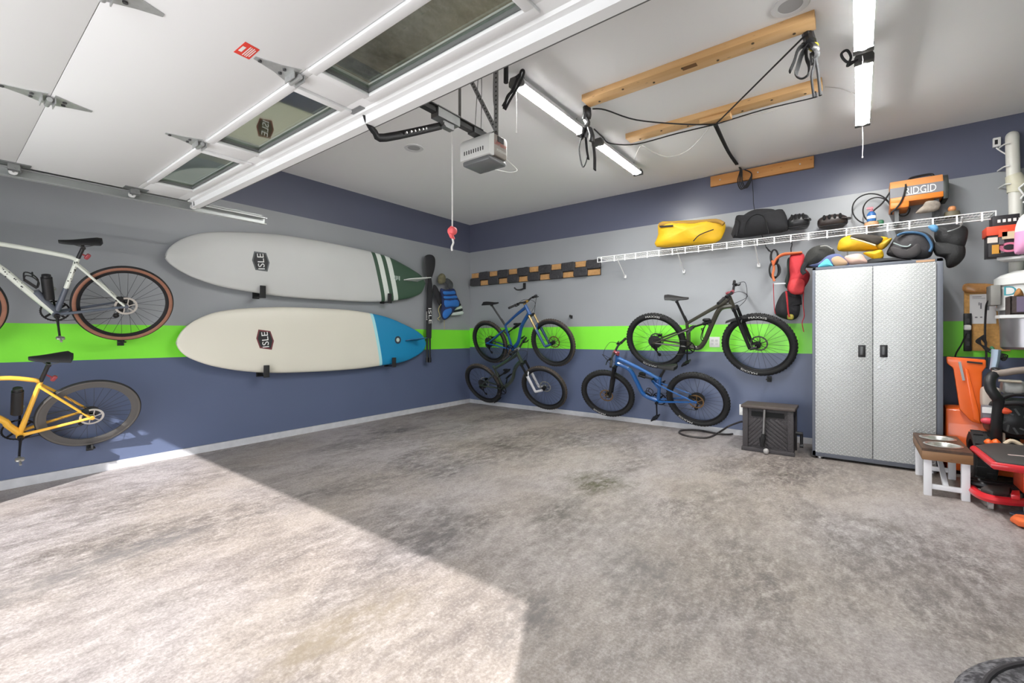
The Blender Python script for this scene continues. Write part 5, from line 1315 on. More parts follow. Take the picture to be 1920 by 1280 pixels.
b = MB(); b.pillow([ay(*p, -.545) for p in ((1594, 445), (1606, 439), (1640, 441), (1656, 447), (1643, 459), (1620, 452))], NB, .06, rings=5); b.build('dark_flap', mat('flap_brown', (62, 56, 50), .85), yb2)
b = MB(); b.tube([ay(x, y, -.58) for x, y in ((1595, 446), (1620, 453), (1642, 460))], .007, smooth=3); b.build('piping', mat('piping_cream', (206, 196, 160), .7), yb2)
b = MB(); b.pillow([ay(*p, -.5) for p in ((1642, 460), (1671, 446), (1668, 456), (1654, 468))], NB, .12, rings=4); b.build('folded_end', mat('bag_mustard', (184, 150, 36), .6), yb2)
yp = on_cab('stuff_sack', 'small crumpled yellow sack below the yellow and brown bag', 'bag', [(1618, 474), (1636, 471), (1652, 468), (1657, 476), (1655, 484), (1644, 488), (1630, 482)], -.52, .12, YEL, amp=.025, seed=8, zmin=False)
on_cab('folded_bag', 'flat black folded bag at the front of the cabinet top', 'bag', [(1622, 498), (1630, 486), (1660, 484), (1690, 484), (1712, 488), (1690, 495), (1650, 499)], -.5, .16, mat('bag_black2', (46, 46, 48), .8), seed=9)
bp_ = on_cab('backpack', 'dark grey backpack with blue trim lying on the cabinet', 'backpack', [(1662, 476), (1669, 460), (1677, 447), (1690, 436), (1712, 433), (1738, 437), (1752, 452), (1750, 470), (1744, 482), (1726, 486), (1700, 485), (1676, 482)], -.44, .26, mat('bag_graphite', (62, 60, 62), .8, bump=.4, bscale=120), seed=6)
b = MB(); b.tube([ay(x, y, -.55) for x, y in ((1682, 442), (1694, 437), (1715, 436), (1732, 440), (1742, 450), (1747, 462), (1743, 472))], .022, smooth=4, flat=.5); b.build('blue_trim', mat('trim_blue', (66, 104, 140), .7), bp_)
b = MB(); b.tube([ay(x, y, -.575) for x, y in ((1675, 455), (1690, 461), (1702, 462), (1708, 458))], .006, smooth=4); b.build('zip', mat('zip_pale', (150, 162, 162), .5), bp_)
b = MB(); b.pillow([ay(*p, -.56) for p in ((1670, 462), (1700, 468), (1722, 456), (1726, 474), (1706, 484), (1680, 480))], NB, .06, rings=4); b.build('front_pocket', mat('bag_graphite2', (70, 67, 68), .85), bp_)
hb2 = thing('bucket_bag', 'black bag with blue tab hanging under shelf right of the cabinet', 'bag', ay(1778, 500, -.44))
BK2 = mat('bag_black3', (40, 40, 41), .75, bump=.35, bscale=100)
b = MB(); b.pillow([ay(*p, -.44) for p in ((1755, 428), (1770, 423), (1796, 422), (1812, 426), (1815, 440), (1807, 465), (1790, 470), (1766, 462), (1752, 448))], NB, .18, rings=6, amp=.012); b.build('upper_body', BK2, hb2)
b = MB(); b.pillow([ay(*p, -.44) for p in ((1751, 455), (1785, 450), (1807, 458), (1810, 478), (1799, 494), (1784, 502), (1775, 500), (1771, 484), (1753, 477))], NB, .18, rings=6, amp=.012, seed=2); b.build('lower_body', BK2, hb2)
b = MB(); b.pillow([ay(*p, -.54) for p in ((1740, 424), (1754, 421), (1760, 428), (1755, 435), (1746, 432))], NB, .04, rings=3); b.build('blue_tab', mat('tab_blue', (88, 142, 186), .6), hb2)
b = MB(); b.tube([ay(x, y, Y_) for x, y, Y_ in ((1776, 434, -.54), (1790, 430, -.54), (1803, 422, -.5), (1805, 408, -.33))], .004, smooth=3); b.build('hang_wire', ALU, hb2)

# ================================================================== DARK STORAGE BOX with hose
q0, q1 = af(1397, 838), af(1489, 848)
BX0, BX1, BYF, BYB = q0[0], ay(1488, 800, -.7)[0], -.70, -.38
bz0 = floor_z(-.7); bzt = ay(1397, 763, BYF)[2]
RES = mat('box_resin', (62, 58, 60), .6, bump=.5, bscale=120)
hxb = thing('hose_box', 'dark brown resin storage box with slotted front beside the cabinet', 'storage box', ((BX0 + BX1) / 2, (BYF + BYB) / 2, bz0))
b = MB(); b.bb(BX0 + .012, BX1 - .012, BYF + .02, BYB, bz0 + .004, bzt - .01); b.build('body', RES, hxb)
for x in (BX0, BX1 - .05):
    for y in (BYF, BYB - .03):
        b = MB(); b.bb(x, x + .05, y, y + .035, bz0, bzt); b.build('corner_post', RES, hxb, bevel=.004)
b = MB(); b.bb(BX0 - .01, BX1 + .01, BYF - .008, BYF + .03, bz0, bz0 + .04); b.build('base_rail', RES, hxb, bevel=.004)
b = MB(); b.prism([(BX0 - .015, BYF - .015, bzt - .004), (BX1 + .015, BYF - .015, bzt - .004), (BX1 + .015, BYB + .01, bzt - .004), (BX0 - .015, BYB + .01, bzt - .004)], (0, 0, .03)); b.build('lid', mat('lid_brown', (78, 68, 64), .5, bump=.3), hxb, bevel=.006)
b = MB(); b.bb(BX0 + .08, BX1 - .08, BYF + .008, BYF + .03, bzt - .085, bzt - .035); b.build('slot', mat('slot_black', (10, 10, 12), .9), hxb)
zc0, zc1 = bz0 + .045, bzt - .1; xc = (BX0 + BX1) / 2 - .03
for i in range(10):
    for s, xa, xb in ((1, BX0 + .05, xc), (-1, xc, BX1 - .05)):
        hgt = (zc1 - zc0); z0_ = zc0 + hgt * (i - 4) / 7
        pa = (xa, z0_ + (0 if s == 1 else .16)); pb_ = (xb, z0_ + (.16 if s == 1 else 0))
        pts = []
        for t in range(9):
            x = pa[0] + (pb_[0] - pa[0]) * t / 8; z = pa[1] + (pb_[1] - pa[1]) * t / 8
            if zc0 <= z <= zc1: pts.append((x, z))
        if len(pts) > 1:
            b = MB(); b.bar((pts[0][0], BYF + .018, pts[0][1]), (pts[-1][0], BYF + .018, pts[-1][1]), .026, .012, up=NB); b.build('slat', RES, hxb, bevel=.002)
b = MB(); b.bb(xc - .012, xc + .012, BYF + .002, BYF + .025, zc0, zc1); b.build('centre_post', RES, hxb)
b = MB(); px_ = BX1; b.cyl((px_, -.52, bz0 + .2), (px_ + .06, -.52, bz0 + .2), .018); b.cyl((px_ + .05, -.52, bz0 + .2), (px_ + .05, -.52, bz0 + .09), .014); b.cyl((px_ + .035, -.52, bz0 + .08), (px_ + .065, -.52, bz0 + .08), .02); b.build('crank_handle', BLK, hxb)
wd = thing('hose_nozzle', 'grey spray wand with black grip leaning on the dark storage box', 'nozzle', (ay(1434, 840, -.73)[0], -.74, bz0))
b = MB(); b.cyl(ay(1433.5, 768, BYF - .012), ay(1431.5, 814, BYF - .022), .011); b.build('wand', mat('wand_grey', (130, 128, 128), .4, .5), wd)
b = MB(); b.tube([ay(x, y, BYF - .03) for x, y in ((1431.5, 813), (1431, 822), (1429, 832), (1431, 838))], [.014, .022, .02, .016], smooth=3); b.tube([ay(x, y, BYF - .04) for x, y in ((1424, 820), (1426, 830), (1430, 834))], .007, smooth=3); b.build('grip', BLK, wd)
p = ay(1436.5, 838, BYF - .05); b = MB(); b.soft((p[0], p[1], bz0 + .03), (.05, .05, .055), .9); b.build('nozzle_head', mat('nozzle_pale', (168, 164, 162), .4), wd)
def fl(px, py, h=.011): p = af(px, py); return (p[0], p[1], p[2] + h)
b = MB(); b.tube([(BX0 + .0, -.55, .1), fl(1390, 807, .05), fl(1376, 814), fl(1350, 815), fl(1310, 808), fl(1280, 808), fl(1274, 813), fl(1290, 819), fl(1325, 822), fl(1347, 814, .02), ay(1366, 799, -.22), ay(1384, 792, -.09), ay(1391, 790, -.03)], .011, smooth=6)
tag(b.build('garden_hose', mat('hose_black', (52, 48, 48), .5)), 'dark hose looped on floor between wall and the storage box', 'hose')

# ================================================================== HOIST ROPES AND STRAPS under the ceiling
def rope(name, label, cat, pts, r=.006, m=ROPE, smooth=5, group=None, seg=7):
    b = MB(); b.tube(pts, r, seg=seg, smooth=smooth); return tag(b.build(name, m), label, cat, group)
ZR = 3.03
H1 = az(1111, 204, ZR); H2 = az(1342, 233, ZR - .03); H3 = az(1516, 60, ZR); H4 = az(1194, 270, ZR); H5 = az(1522, 184, ZR)
rope('hoist_rope', 'black hoist rope sagging from the left end of first beam to the second', 'rope', [H1, az(1135, 206, ZR), az(1194, 225, ZR - .02), az(1285, 233, ZR - .03), H2], group='hoist ropes')
rope('hoist_rope', 'black hoist rope running diagonally from the right strap bundle to the second beam', 'rope', [H3, (np.array(H3) + np.array(H2)) / 2, H2], smooth=1, group='hoist ropes')
rope('hoist_rope', 'black hoist rope along the second beam to its right end', 'rope', [H2, az(1430, 206, ZR), H5, az(1530, 180, ZR), az(1529, 172, ZR)], .005, group='hoist ropes')
rope('hoist_rope', 'black hoist rope from second beam past its left end to the left strap bundle', 'rope', [H2, az(1270, 250, ZR), H4, az(1145, 269, ZR - .1), az(1130, 257, ZR - .13), az(1114, 242, ZR - .16)], .006, group='hoist ropes')
WB = ay(1384, 311, -.1); WH = ay(1397, 333, -.06)
b = MB()
for k in range(3): b.tube([np.array(H2) + np.array((.012 * (k - 1), 0, -.01)), (np.array(H2) + np.array(WB)) / 2 + np.array((.01 * (k - 1), 0, -.04)), np.array(WB) + np.array((.012 * (k - 1), 0, 0))], .007, smooth=4)
tag(b.build('rope_bundle', ROPE), 'bundle of black ropes running from second beam down to wall board', 'rope')
b = MB()
for k in range(4): 
    d = k * 3 - 4
    b.tube([ay(1380, 310, -.09), ay(1389 + d * .3, 318, -.09 - .012 * k), ay(1387 + d, 340, -.1 - .012 * k), ay(1394 + d, 355 - k, -.1), ay(1405 + d * .5, 340, -.09), ay(1409, 325, -.07), ay(1396, 318, -.08)], .006, smooth=5)
tag(b.build('rope_coil', ROPE), 'coil of thin black rope hanging on the short wall board', 'rope')
rope('lift_line', 'thin black line hanging from the wall board past the duffel bag', 'rope', [ay(1409, 326, -.07), ay(1412, 360, -.07), ay(1415, 395, -.05), ay(1436, 462, -.05), ay(1446, 472, -.13)], .0035, smooth=3)
CW = mat('cord_white', (214, 212, 210), .8)
rope('white_cord', 'thin white cord sagging below the second beam on the left', 'cord', [az(1190, 300, ZR), az(1196, 282, ZR), az(1205, 273, ZR), az(1225, 285, ZR - .04), az(1254, 294, ZR - .05), az(1291, 281, ZR - .03), az(1330, 240, ZR)], .0035, CW)
rope('white_cord', 'thin white cord along the right half of the second beam', 'cord', [az(1352, 232, ZR), az(1395, 218, ZR), az(1440, 210, ZR - .02), az(1470, 197, ZR)], .003, CW)
def strap_bundle(px0, label, spec_, yellow=False):
    base = az(px0[0], px0[1], ZR + .03); dist = (az(*px0, ZR)[1])
    def Q(px, py): return np.array(ay(px, py, base[1]))
    t = thing('strap_bundle', label, 'strap', base, 'strap bundles hanging from the hoist')
    for kind, pts, r in spec_:
        P = [Q(*p) + np.array((0, random.uniform(-.012, .012), 0)) for p in pts]
        b = MB()
        if kind == 'pulley':
            b.tube(P, r, seg=10, smooth=3, flat=.6); b.build('pulley', BLK, t)
        elif kind == 'web':
            b.tube(P, r, seg=8, smooth=4, flat=.25); b.build('strap', WEB, t)
        elif kind == 'yellow': b.lathe([(.016, -.006), (.026, -.006), (.026, .006), (.016, .006)], P[0], axis='y', seg=20, closed=True); b.build('yellow_ring', mat('ring_yellow', (206, 190, 58), .5), t)
        else: b.tube(P, r, seg=6, smooth=4); b.build('rope_tail', ROPE, t)
    b = MB(); b.tube([Q(px0[0] + 4, px0[1] - 1), Q(px0[0] + 1, px0[1] - 6), Q(px0[0] - 3, px0[1] - 2), Q(px0[0], px0[1] + 3)], .005, seg=6, smooth=4); b.build('hook', STEEL, t)
    return t
strap_bundle((1101, 203), 'black pulley and straps dangling at the left end of the first beam', [
    ('pulley', [(1101, 204), (1102, 214), (1099, 222)], .05), ('pulley', [(1099, 223), (1102, 231), (1100, 238)], .035), ('pulley', [(1097, 240), (1094, 252), (1090, 258)], .034), ('pulley', [(1106, 242), (1111, 256), (1110, 266)], .034),
    ('web', [(1112, 268), (1114, 290), (1116, 319)], .026), ('web', [(1099, 258), (1100, 280), (1102, 298)], .022), ('rope', [(1090, 258), (1086, 280), (1091, 312), (1101, 300), (1099, 276), (1098, 255)], .006), ('rope', [(1104, 236), (1100, 262), (1098, 240), (1106, 250), (1102, 230)], .007)])
strap_bundle((1517, 62), 'tangle of black straps with yellow ring at right end of first beam', [
    ('pulley', [(1514, 62), (1517, 72), (1520, 82)], .055), ('pulley', [(1522, 84), (1528, 92), (1524, 98)], .034), ('yellow', [(1526, 89)], .02),
    ('web', [(1520, 82), (1507, 85), (1496, 95), (1489, 115), (1481, 134)], .03), ('web', [(1518, 84), (1504, 100), (1496, 125), (1493, 142), (1503, 147), (1515, 140), (1517, 122), (1512, 108), (1512, 92)], .026), ('web', [(1522, 84), (1531, 96), (1532, 104), (1526, 112)], .024),
    ('rope', [(1524, 98), (1527, 118), (1522, 145), (1526, 182)], .008), ('rope', [(1526, 98), (1533, 130), (1538, 178)], .01), ('rope', [(1520, 84), (1508, 90), (1504, 82), (1516, 78)], .007), ('rope', [(1520, 100), (1522, 120), (1529, 108), (1522, 98)], .007)])

# ================================================================== RIGHT-HAND CORNER
# pipe and sensor
PVC = mat('pvc_white', (226, 224, 216), .4, var=.05)
pp = thing('drain_pipe', 'white plastic pipe with an elbow running down the back wall', 'pipe', ay(1900, 500, -.1))
YP = -.085
b = MB(); b.tube([ay(1898, 257, -.0), ay(1898, 256, -.06), ay(1898, 268, YP), ay(1899, 300, YP), ay(1900, 330, YP)], .043, seg=18, smooth=4); b.build('upper_run', PVC, pp)
b = MB(); b.tube([ay(1900, 328, YP), ay(1904, 340, YP), ay(1906, 350, YP), ay(1903, 362, YP)], [.05, .06, .06, .05], seg=18, smooth=4); b.build('elbow', mat('pvc_cream', (216, 212, 190), .45), pp)
b = MB(); b.tube([ay(1904, 360, YP), ay(1905, 410, YP), ay(1905, 470, YP), ay(1905, 512, YP)], .044, seg=18, smooth=3); b.build('lower_run', PVC, pp)
for py in (270, 312, 345, 408):
    b = MB(); p = ay(1897 if py < 330 else 1899, py, YP); b.tube([(p[0] - .07, -.0, p[2]), (p[0] - .05, YP - .03, p[2]), (p[0] - .02, YP - .05, p[2] - .005)], .006, smooth=3); b.build('pipe_clip', WHT, pp)
sn = thing('wall_sensor', 'small white wall sensor with black face left of the pipe', 'sensor', ay(1869, 276, 0))
p0_, p1_ = ay(1862, 276, -.03), ay(1877, 256, -.03)
b = MB(); b.bb(p0_[0], p1_[0], -.03, 0, p0_[2], p1_[2]); b.build('case', WHT, sn, bevel=.004)
w = p1_[0] - p0_[0]; h = p1_[2] - p0_[2]; b = MB(); b.bb(p0_[0] + w * .2, p0_[0] + w * .6, -.032, -.028, p0_[2] + h * .25, p0_[2] + h * .75); b.build('display', BLK, sn)
b = MB(); b.tube([ay(1868, 277, -.02), ay(1876, 283, -.02), ay(1888, 290, -.03), ay(1892, 294, -.04)], .006, smooth=3); b.build('lead', WHT, sn)
rk = thing('wire_rack', 'corner of a white wire rack at the right edge beside the pipe', 'rack', ay(1920, 340, -.16))
b = MB()
for pts in (((1910, 353), (1922, 343)), ((1910, 353), (1926, 372)), ((1914, 372), (1926, 358)), ((1918, 380), (1940, 366)), ((1922, 343), (1945, 330))): b.cyl(ay(*pts[0], -.16), ay(*pts[1], -.16), .007, seg=8)
b.cyl(ay(1922, 343, -.16), ay(1922, 343, 0), .006, seg=8); b.cyl(ay(1914, 372, -.16), ay(1914, 372, 0), .006, seg=8)
b.build('rods', WIRE, rk)

# white ledge with tool box and pink bag
lz = ay(1880, 486, -.3)[2]
lx = ay(1875, 490, -.3)[0]
lg = thing('ledge_shelf', 'white ledge at the right edge below the boxed tool set', 'shelf', (lx + .3, -.2, lz))
b = MB(); b.prism([(lx - .03, -.36, lz - .012), (lx + .6, -.5, lz - .012), (lx + .6, -.15, lz - .012), (lx + .05, -.15, lz - .012)], (0, 0, .024)); b.build('board', WPAINT, lg, bevel=.003)
b = MB(); b.bb(lx + .46, lx + .5, -.16, 0, lz - .012, lz + .008); b.bar((lx + .48, -.3, lz - .01), (lx + .48, -.02, lz - .18), .03, .02); b.bb(lx + .465, lx + .495, -.02, 0, lz - .22, lz); b.build('bracket', WPAINT, lg)
YB_ = -.4
a0, a1 = ay(1853, 486, YB_), ay(1915, 478, YB_)
bz_ = lz + .014
tz_ = ay(1852, 438, YB_)[2]; 
tbx = thing('boxed_tool_set', 'black and orange cardboard tool box on ledge below the white pipe', 'box', ((a0[0] + a1[0]) / 2, -.3, bz_))
b = MB(); b.prism([(a0[0], YB_, bz_), (a1[0], YB_, bz_), (a1[0], -.24, bz_), (a0[0], -.24, bz_)], (0, 0, tz_ - bz_)); bd = b.build('carton', mat('carton_black', (40, 38, 42), .5), tbx, bevel=.004)
b = MB(); b.bb(a0[0] - .012, a1[0], YB_ - .012, -.235, tz_ - .02, tz_ + .055); b.build('lid_band', mat('carton_orange', (224, 76, 44), .5), tbx, bevel=.004)
b = MB(); b.bb(a0[0] + .03, a1[0], YB_ + .04, -.24, tz_ + .055, tz_ + .15); b.build('top_tray', mat('carton_black', (40, 38, 42), .5), tbx, bevel=.004)
for (px, py, w_, h_, nm, rgb) in ((1861, 450, .06, .045, 'label_white', (220, 210, 200)), (1868, 467, .05, .075, 'label_gold', (206, 150, 56)), (1878, 455, .03, .17, 'label_grey', (96, 92, 96)), (1890, 441, .07, .06, 'label_cream', (206, 192, 160)), (1880, 437, .05, .06, 'label_red', (232, 94, 60))):
    p = ay(px, py, YB_ - .004); b = MB(); b.bb(p[0] - w_ / 2, p[0] + w_ / 2, YB_ - (.0145 if p[2] > tz_ - .03 else .004), YB_ + .002, p[2] - h_ / 2, p[2] + h_ / 2); b.build('label_patch', mat(nm, rgb, .6), bd)
p = ay(1893, 463, YB_ - .004); b = MB(); b.lathe([(.03, -.002), (.05, -.002), (.05, .002), (.03, .002)], (p[0], YB_ - .002, p[2]), axis='y', seg=28, closed=True, R=Matrix.Diagonal((1.2, 1, .8))); b.build('oval_badge', mat('badge_pink', (214, 120, 150), .5), bd)
b = MB()
for k in range(6): x = a0[0] + .06 + k * .03; b.bb(x, x + .018, YB_ + .038, YB_ + .041, tz_ + .09, tz_ + .115)
tag(b.build('print_marks', WHT, bd), kind='stuff')
pk = thing('soft_bag', 'white and pink rounded bag at right edge beside the tool box', 'bag', ay(1915, 475, -.48))
P_ = [ay(*p, -.47) for p in ((1903, 476), (1902, 450), (1904, 425), (1912, 408), (1926, 398), (1950, 396), (1965, 430), (1962, 478), (1930, 482))]
b = MB(); b.pillow(clampz(P_, lz + .016), NB, .14, rings=6, smooth=3); 
pm, nt, pb2 = nodes_of('bag_pink_white', .6)
geo = N(nt, 'ShaderNodeNewGeometry'); sep = N(nt, 'ShaderNodeSeparateXYZ'); nt.links.new(geo.outputs['Position'], sep.inputs[0])
nt.links.new(mix_node(nt, math_node(nt, 'GREATER_THAN', sep.outputs['Z'], ay(1912, 434, -.5)[2]), lin((226, 158, 200)), lin((226, 222, 224))), pb2.inputs['Base Color'])
b.build('body', pm, pk)
b = MB(); b.tube([ay(x, y, -.47) for x, y in ((1925, 402), (1935, 385), (1950, 398))], .012, smooth=4); b.build('handle', mat('bag_pink_handle', (226, 158, 200), .6), pk)

# cork board, paper, power strip
cb = thing('osb_panel', 'tan chipboard panel on the wall right of the cabinet', 'board', ay(1835, 600, -.01))
OSB = mat('osb_tan', (206, 158, 92), .8, var=.35, vscale=45, bump=.4, bscale=40)
p0_, p1_ = ay(1808, 657, -.02), ay(1895, 531, -.02)
b = MB(); b.bb(p0_[0], p1_[0], -.02, 0, p0_[2], p1_[2]); b.build('panel', OSB, cb, bevel=.002)
b = MB(); b.pillow([ay(*p, -.035) for p in ((1807, 533), (1830, 531), (1860, 533), (1862, 545), (1840, 549), (1808, 547))], NB, .05, rings=4, amp=.012, freq=16); b.build('plastic_wrap', mat('wrap_amber', (206, 150, 92), .25, var=.3, vscale=30), cb)
ps_ = thing('paper_sheet', 'white instruction sheet pinned on the chipboard panel', 'paper', ay(1840, 600, -.025))
p0_, p1_ = ay(1818, 607, -.024), ay(1868, 550, -.024)
b = MB(); b.bb(p0_[0], p1_[0], -.026, -.022, p0_[2], p1_[2]); b.build('sheet', WPAINT, ps_)
b = MB(); INK = mat('ink_grey', (120, 122, 128), .7)
pw, ph = p1_[0] - p0_[0], p1_[2] - p0_[2]
for (fx, fy, fw, fh) in ((.1, .9, .35, .02), (.1, .85, .5, .012), (.4, .5, .06, .2), (.34, .62, .04, .1), (.62, .45, .12, .25), (.2, .2, .1, .04), (.4, .2, .08, .04), (.55, .2, .06, .04)): b.bb(p0_[0] + pw * fx, p0_[0] + pw * (fx + fw), -.0275, -.0255, p0_[2] + ph * fy, p0_[2] + ph * (fy + fh))
tag(b.build('printing', INK, ps_), kind='stuff')
st_ = thing('power_strip', 'black power strip hanging vertically left of the instruction sheet', 'power strip', ay(1814, 658, -.05))
p0_, p1_ = ay(1807.5, 658, -.06), ay(1822, 587, -.06)
b = MB(); b.bb(p0_[0], p1_[0], -.065, -.024, p0_[2], p1_[2]); b.build('case', BLK, st_, bevel=.005)
for k in range(4):
    b = MB(); z = p0_[2] + (p1_[2] - p0_[2]) * (.2 + k * .2); b.bb(p0_[0] + .015, p1_[0] - .015, -.068, -.064, z - .02, z + .02); b.build('socket', mat('socket_dark', (60, 60, 62), .5), st_)
p = ay(1813, 614, -.07); b = MB(); b.soft((p[0], -.09, p[2]), (.05, .05, .05), .5); tag(b.build('plug', WHT), 'white plug in the black power strip', 'plug')
rope('extension_cord', 'black cord drooping from the power strip over the orange chute', 'cord', [ay(1812, 625, -.09), ay(1803, 645, -.1), ay(1793, 662, -.12), ay(1791, 675, -.3), ay(1796, 700, -.45), ay(1798, 712, -.5)], .006)
rope('extension_cord', 'black cord from the vacuum canister down to the snow blower', 'cord', [ay(1861, 559, -.3), ay(1851, 568, -.25), ay(1848, 590, -.15), ay(1847, 630, -.12), ay(1849, 655, -.13), ay(1850, 690, -.2)], .008)
cl = thing('cord_bundle', 'tied bundle of dark cords hanging in front of the chipboard panel', 'cord', ay(1855, 650, -.14))
for k in range(5):
    b = MB(); b.tube([ay(1850, 647 - k, -.12), ay(1838 + k * 1.5, 634 - k * 1.5, -.13), ay(1830 + k * 2, 641, -.14), ay(1848, 650 + k * 1.5, -.15), ay(1868, 660 + k * 1.5, -.16), ay(1889 - k * 3, 666 + k, -.17), ay(1880, 676 - k * 2, -.16), ay(1862, 656, -.14)], .0045, smooth=4); b.build('cord_loop', RUB, cl)
b = MB(); b.tube([ay(1858, 650, -.17), ay(1862, 655, -.18), ay(1858, 660, -.17)], .012, smooth=3); b.build('green_tie', mat('tie_green', (64, 130, 88), .6), cl)

# central vacuum canister
vx = ay(1868, 600, -.2)[0]; vr = .17; vc = (vx + vr, -.24)
zA, zB, zC, zD = [ay(1885, y, -.3)[2] for y in (515, 530, 575, 655)]
vac = thing('vacuum_canister', 'white and grey vacuum canister on the wall under the pipe', 'vacuum', (vc[0], vc[1], zD))
b = MB(); b.lathe([(0, zA + .03), (.08, zA + .03), (vr * .9, zA + .0), (vr * 1.12, zA - .03), (vr * 1.12, zB - .02), (vr * 1.02, zB - .03), (0, zB - .03)], (vc[0], vc[1], 0), seg=40); b.build('lid', WHT, vac)
b = MB(); b.lathe([(0, zB - .02), (vr, zB - .02), (vr, zC), (vr * 1.05, zC - .005), (vr * 1.05, zC - .03), (0, zC - .03)], (vc[0], vc[1], 0), seg=40); bd = b.build('motor_body', WHT, vac)
b = MB(); b.lathe([(0, zC - .025), (vr * .98, zC - .025), (vr * .92, (zC + zD) / 2), (vr * .9, zD + .02), (vr * .8, zD), (0, zD)], (vc[0], vc[1], 0), seg=40); b.build('dirt_bucket', mat('bucket_steel', (172, 170, 174), .3, .6), vac)
b = MB(); p = ay(1867, 553, -.36); b.bb(p[0] - .03, p[0] + .03, -.36, -.2, p[2] - .085, p[2] + .085); b.build('side_box', mat('box_grey', (142, 140, 136), .5), vac, bevel=.006)
b = MB(); b.bb(vc[0] - .1, vc[0] + .1, -.05, 0, zC - .1, zB); b.build('wall_mount', WHT, vac)
p = ay(1894, 545, vc[1] - vr - .003); t = text_on('D', (p[0], vc[1] - vr - .006, p[2]), (1, 0, 0), (0, 0, 1), .07, .075, .002); t.build('lettering', mat('teal_ink', (64, 156, 170), .5), bd)
crt = thing('small_crate', 'dark open crate with small items in front of the vacuum canister', 'crate', ay(1910, 592, -.62))
p0_, p1_ = ay(1894, 589, -.6), ay(1950, 553, -.6)
b = MB(); b.bb(p0_[0], p1_[0], -.6, -.45, p0_[2], p0_[2] + .01)
b.bb(p0_[0], p1_[0], -.6, -.59, p0_[2], p1_[2]); b.bb(p0_[0], p1_[0], -.46, -.45, p0_[2], p1_[2]); b.bb(p0_[0], p0_[0] + .01, -.6, -.45, p0_[2], p1_[2]); b.bb(p1_[0] - .01, p1_[0], -.6, -.45, p0_[2], p1_[2]); b.build('walls', mat('crate_dark', (72, 62, 60), .8, var=.3, vscale=30, bump=.5), crt)
p = ay(1917, 570, -.605); b = MB(); b.bb(p[0] - .03, p[0] + .05, -.604, -.6, p[2] - .06, p[2] + .06); b.build('card', mat('card_purple', (112, 100, 124), .6), crt)
b = MB(); b.pillow([ay(*p, -.52) for p in ((1902, 556), (1904, 546), (1910, 540), (1916, 545), (1919, 556))], NB, .08, rings=4, amp=.01)
tag(b.build('crumpled_rag', mat('rag_mixed', (170, 120, 70), .9, var=.5, vscale=40)), 'crumpled orange and green rag in the dark crate', 'rag')
b = MB(); b.bb(p0_[0] - .06, p1_[0] + .25, -.62, -.46, p0_[2] - .03, p0_[2] - .004)
b.bb(p1_[0] + .18, p1_[0] + .25, -.47, 0, p0_[2] - .03, p0_[2] - .004)
tag(b.build('ledge_shelf', WPAINT), 'white ledge carrying the dark crate in front of the vacuum', 'shelf')

# snow blower
SO = mat('blower_orange', (238, 104, 36), .38, coat=.3, var=.05); SB_ = mat('blower_black', (36, 36, 38), .45, .2)
fy = lambda y: floor_z(y)
sbp = thing('snow_blower', 'orange and black snow blower with tall chute right of the cabinet', 'snow blower', (6.45, -.6, fy(-.6)))
YC = -.55
b = MB()
front = [ay(*p, YC) for p in ((1774, 668), (1849, 674), (1849, 688), (1842, 697), (1840, 795), (1821, 790), (1799, 767), (1787, 690), (1775, 681))]
back = [ay(*p, YC + .17) for p in ((1774, 668), (1849, 674), (1849, 688), (1842, 697), (1840, 795), (1821, 790), (1799, 767), (1787, 690), (1775, 681))]
n_ = len(front); b.add(front + back, [tuple(range(n_)), tuple(reversed(range(n_, 2 * n_)))] + [(i, i + n_, (i + 1) % n_ + n_, (i + 1) % n_) for i in range(n_)])
ch = b.build('chute', SO, sbp, bevel=.012)
b = MB(); b.prism([ay(*p, YC - .012) for p in ((1809, 690), (1815, 692), (1835, 770), (1838, 792), (1826, 786))], (0, .01, 0)); b.build('chute_ridge', SO, ch, bevel=.004)
b = MB(); b.bar(ay(1813, 678, YC - .006), ay(1842, 681, YC - .006), .014, .008, up=NB); b.build('chute_slot', BLK, ch)
b = MB(); b.bar(ay(1799, 678, YC - .015), ay(1807, 713, YC - .015), .016, .01, up=NB); b.build('chute_lever', ALU, ch)
hz0 = fy(-.4) + .03
hx0 = ay(1769, 790, -.38)[0]
b = MB(); hz1 = ay(1780, 758, -.38)[2]
b.prism([(hx0, -.52, hz0), (hx0, -.52, hz0 + .25), (hx0, -.48, hz1 - .02), (hx0, -.38, hz1), (hx0, -.12, hz1 - .05), (hx0, -.08, hz0 + .2), (hx0, -.12, hz0)], (.72, 0, 0)); b.build('auger_housing', SO, sbp, bevel=.02)
ex, ez = ay(1906, 790, -.85)[0], ay(1906, 790, -.85)[2]
b = MB(); b.soft((ex + .05, -.62, ez + .0), (.36, .36, .3), .35); b.build('engine_block', SB_, sbp)
b = MB(); b.lathe([(0, -.86), (.03, -.86), (.05, -.85), (.1, -.845), (.115, -.82), (.12, -.7), (0, -.7)], (ex, 0, ez), axis='y', seg=36); rc = b.build('recoil_cover', SB_, sbp)
for k in range(10):
    a = 2 * PI * k / 10; b = MB(); b.bar((ex + .05 * math.cos(a), -.848, ez + .05 * math.sin(a)), (ex + .095 * math.cos(a + .4), -.846, ez + .095 * math.sin(a + .4)), .012, .006, up=NB); b.build('cooling_fin', DSTEEL, rc)
b = MB(); p = ay(1857, 745, -.66); b.soft(p, (.11, .12, .17), .4); b.build('fuel_tank', mat('tank_beige', (176, 164, 154), .5), sbp)
b = MB(); p = ay(1856, 776, -.76); b.box(p, (.09, .1, .13)); pb_ = b.build('control_panel', mat('panel_slate', (112, 112, 118), .5), sbp, bevel=.008)
b = MB(); p = ay(1856, 769, -.813); b.box(p, (.085, .006, .045)); b.build('panel_label', WHT, pb_)
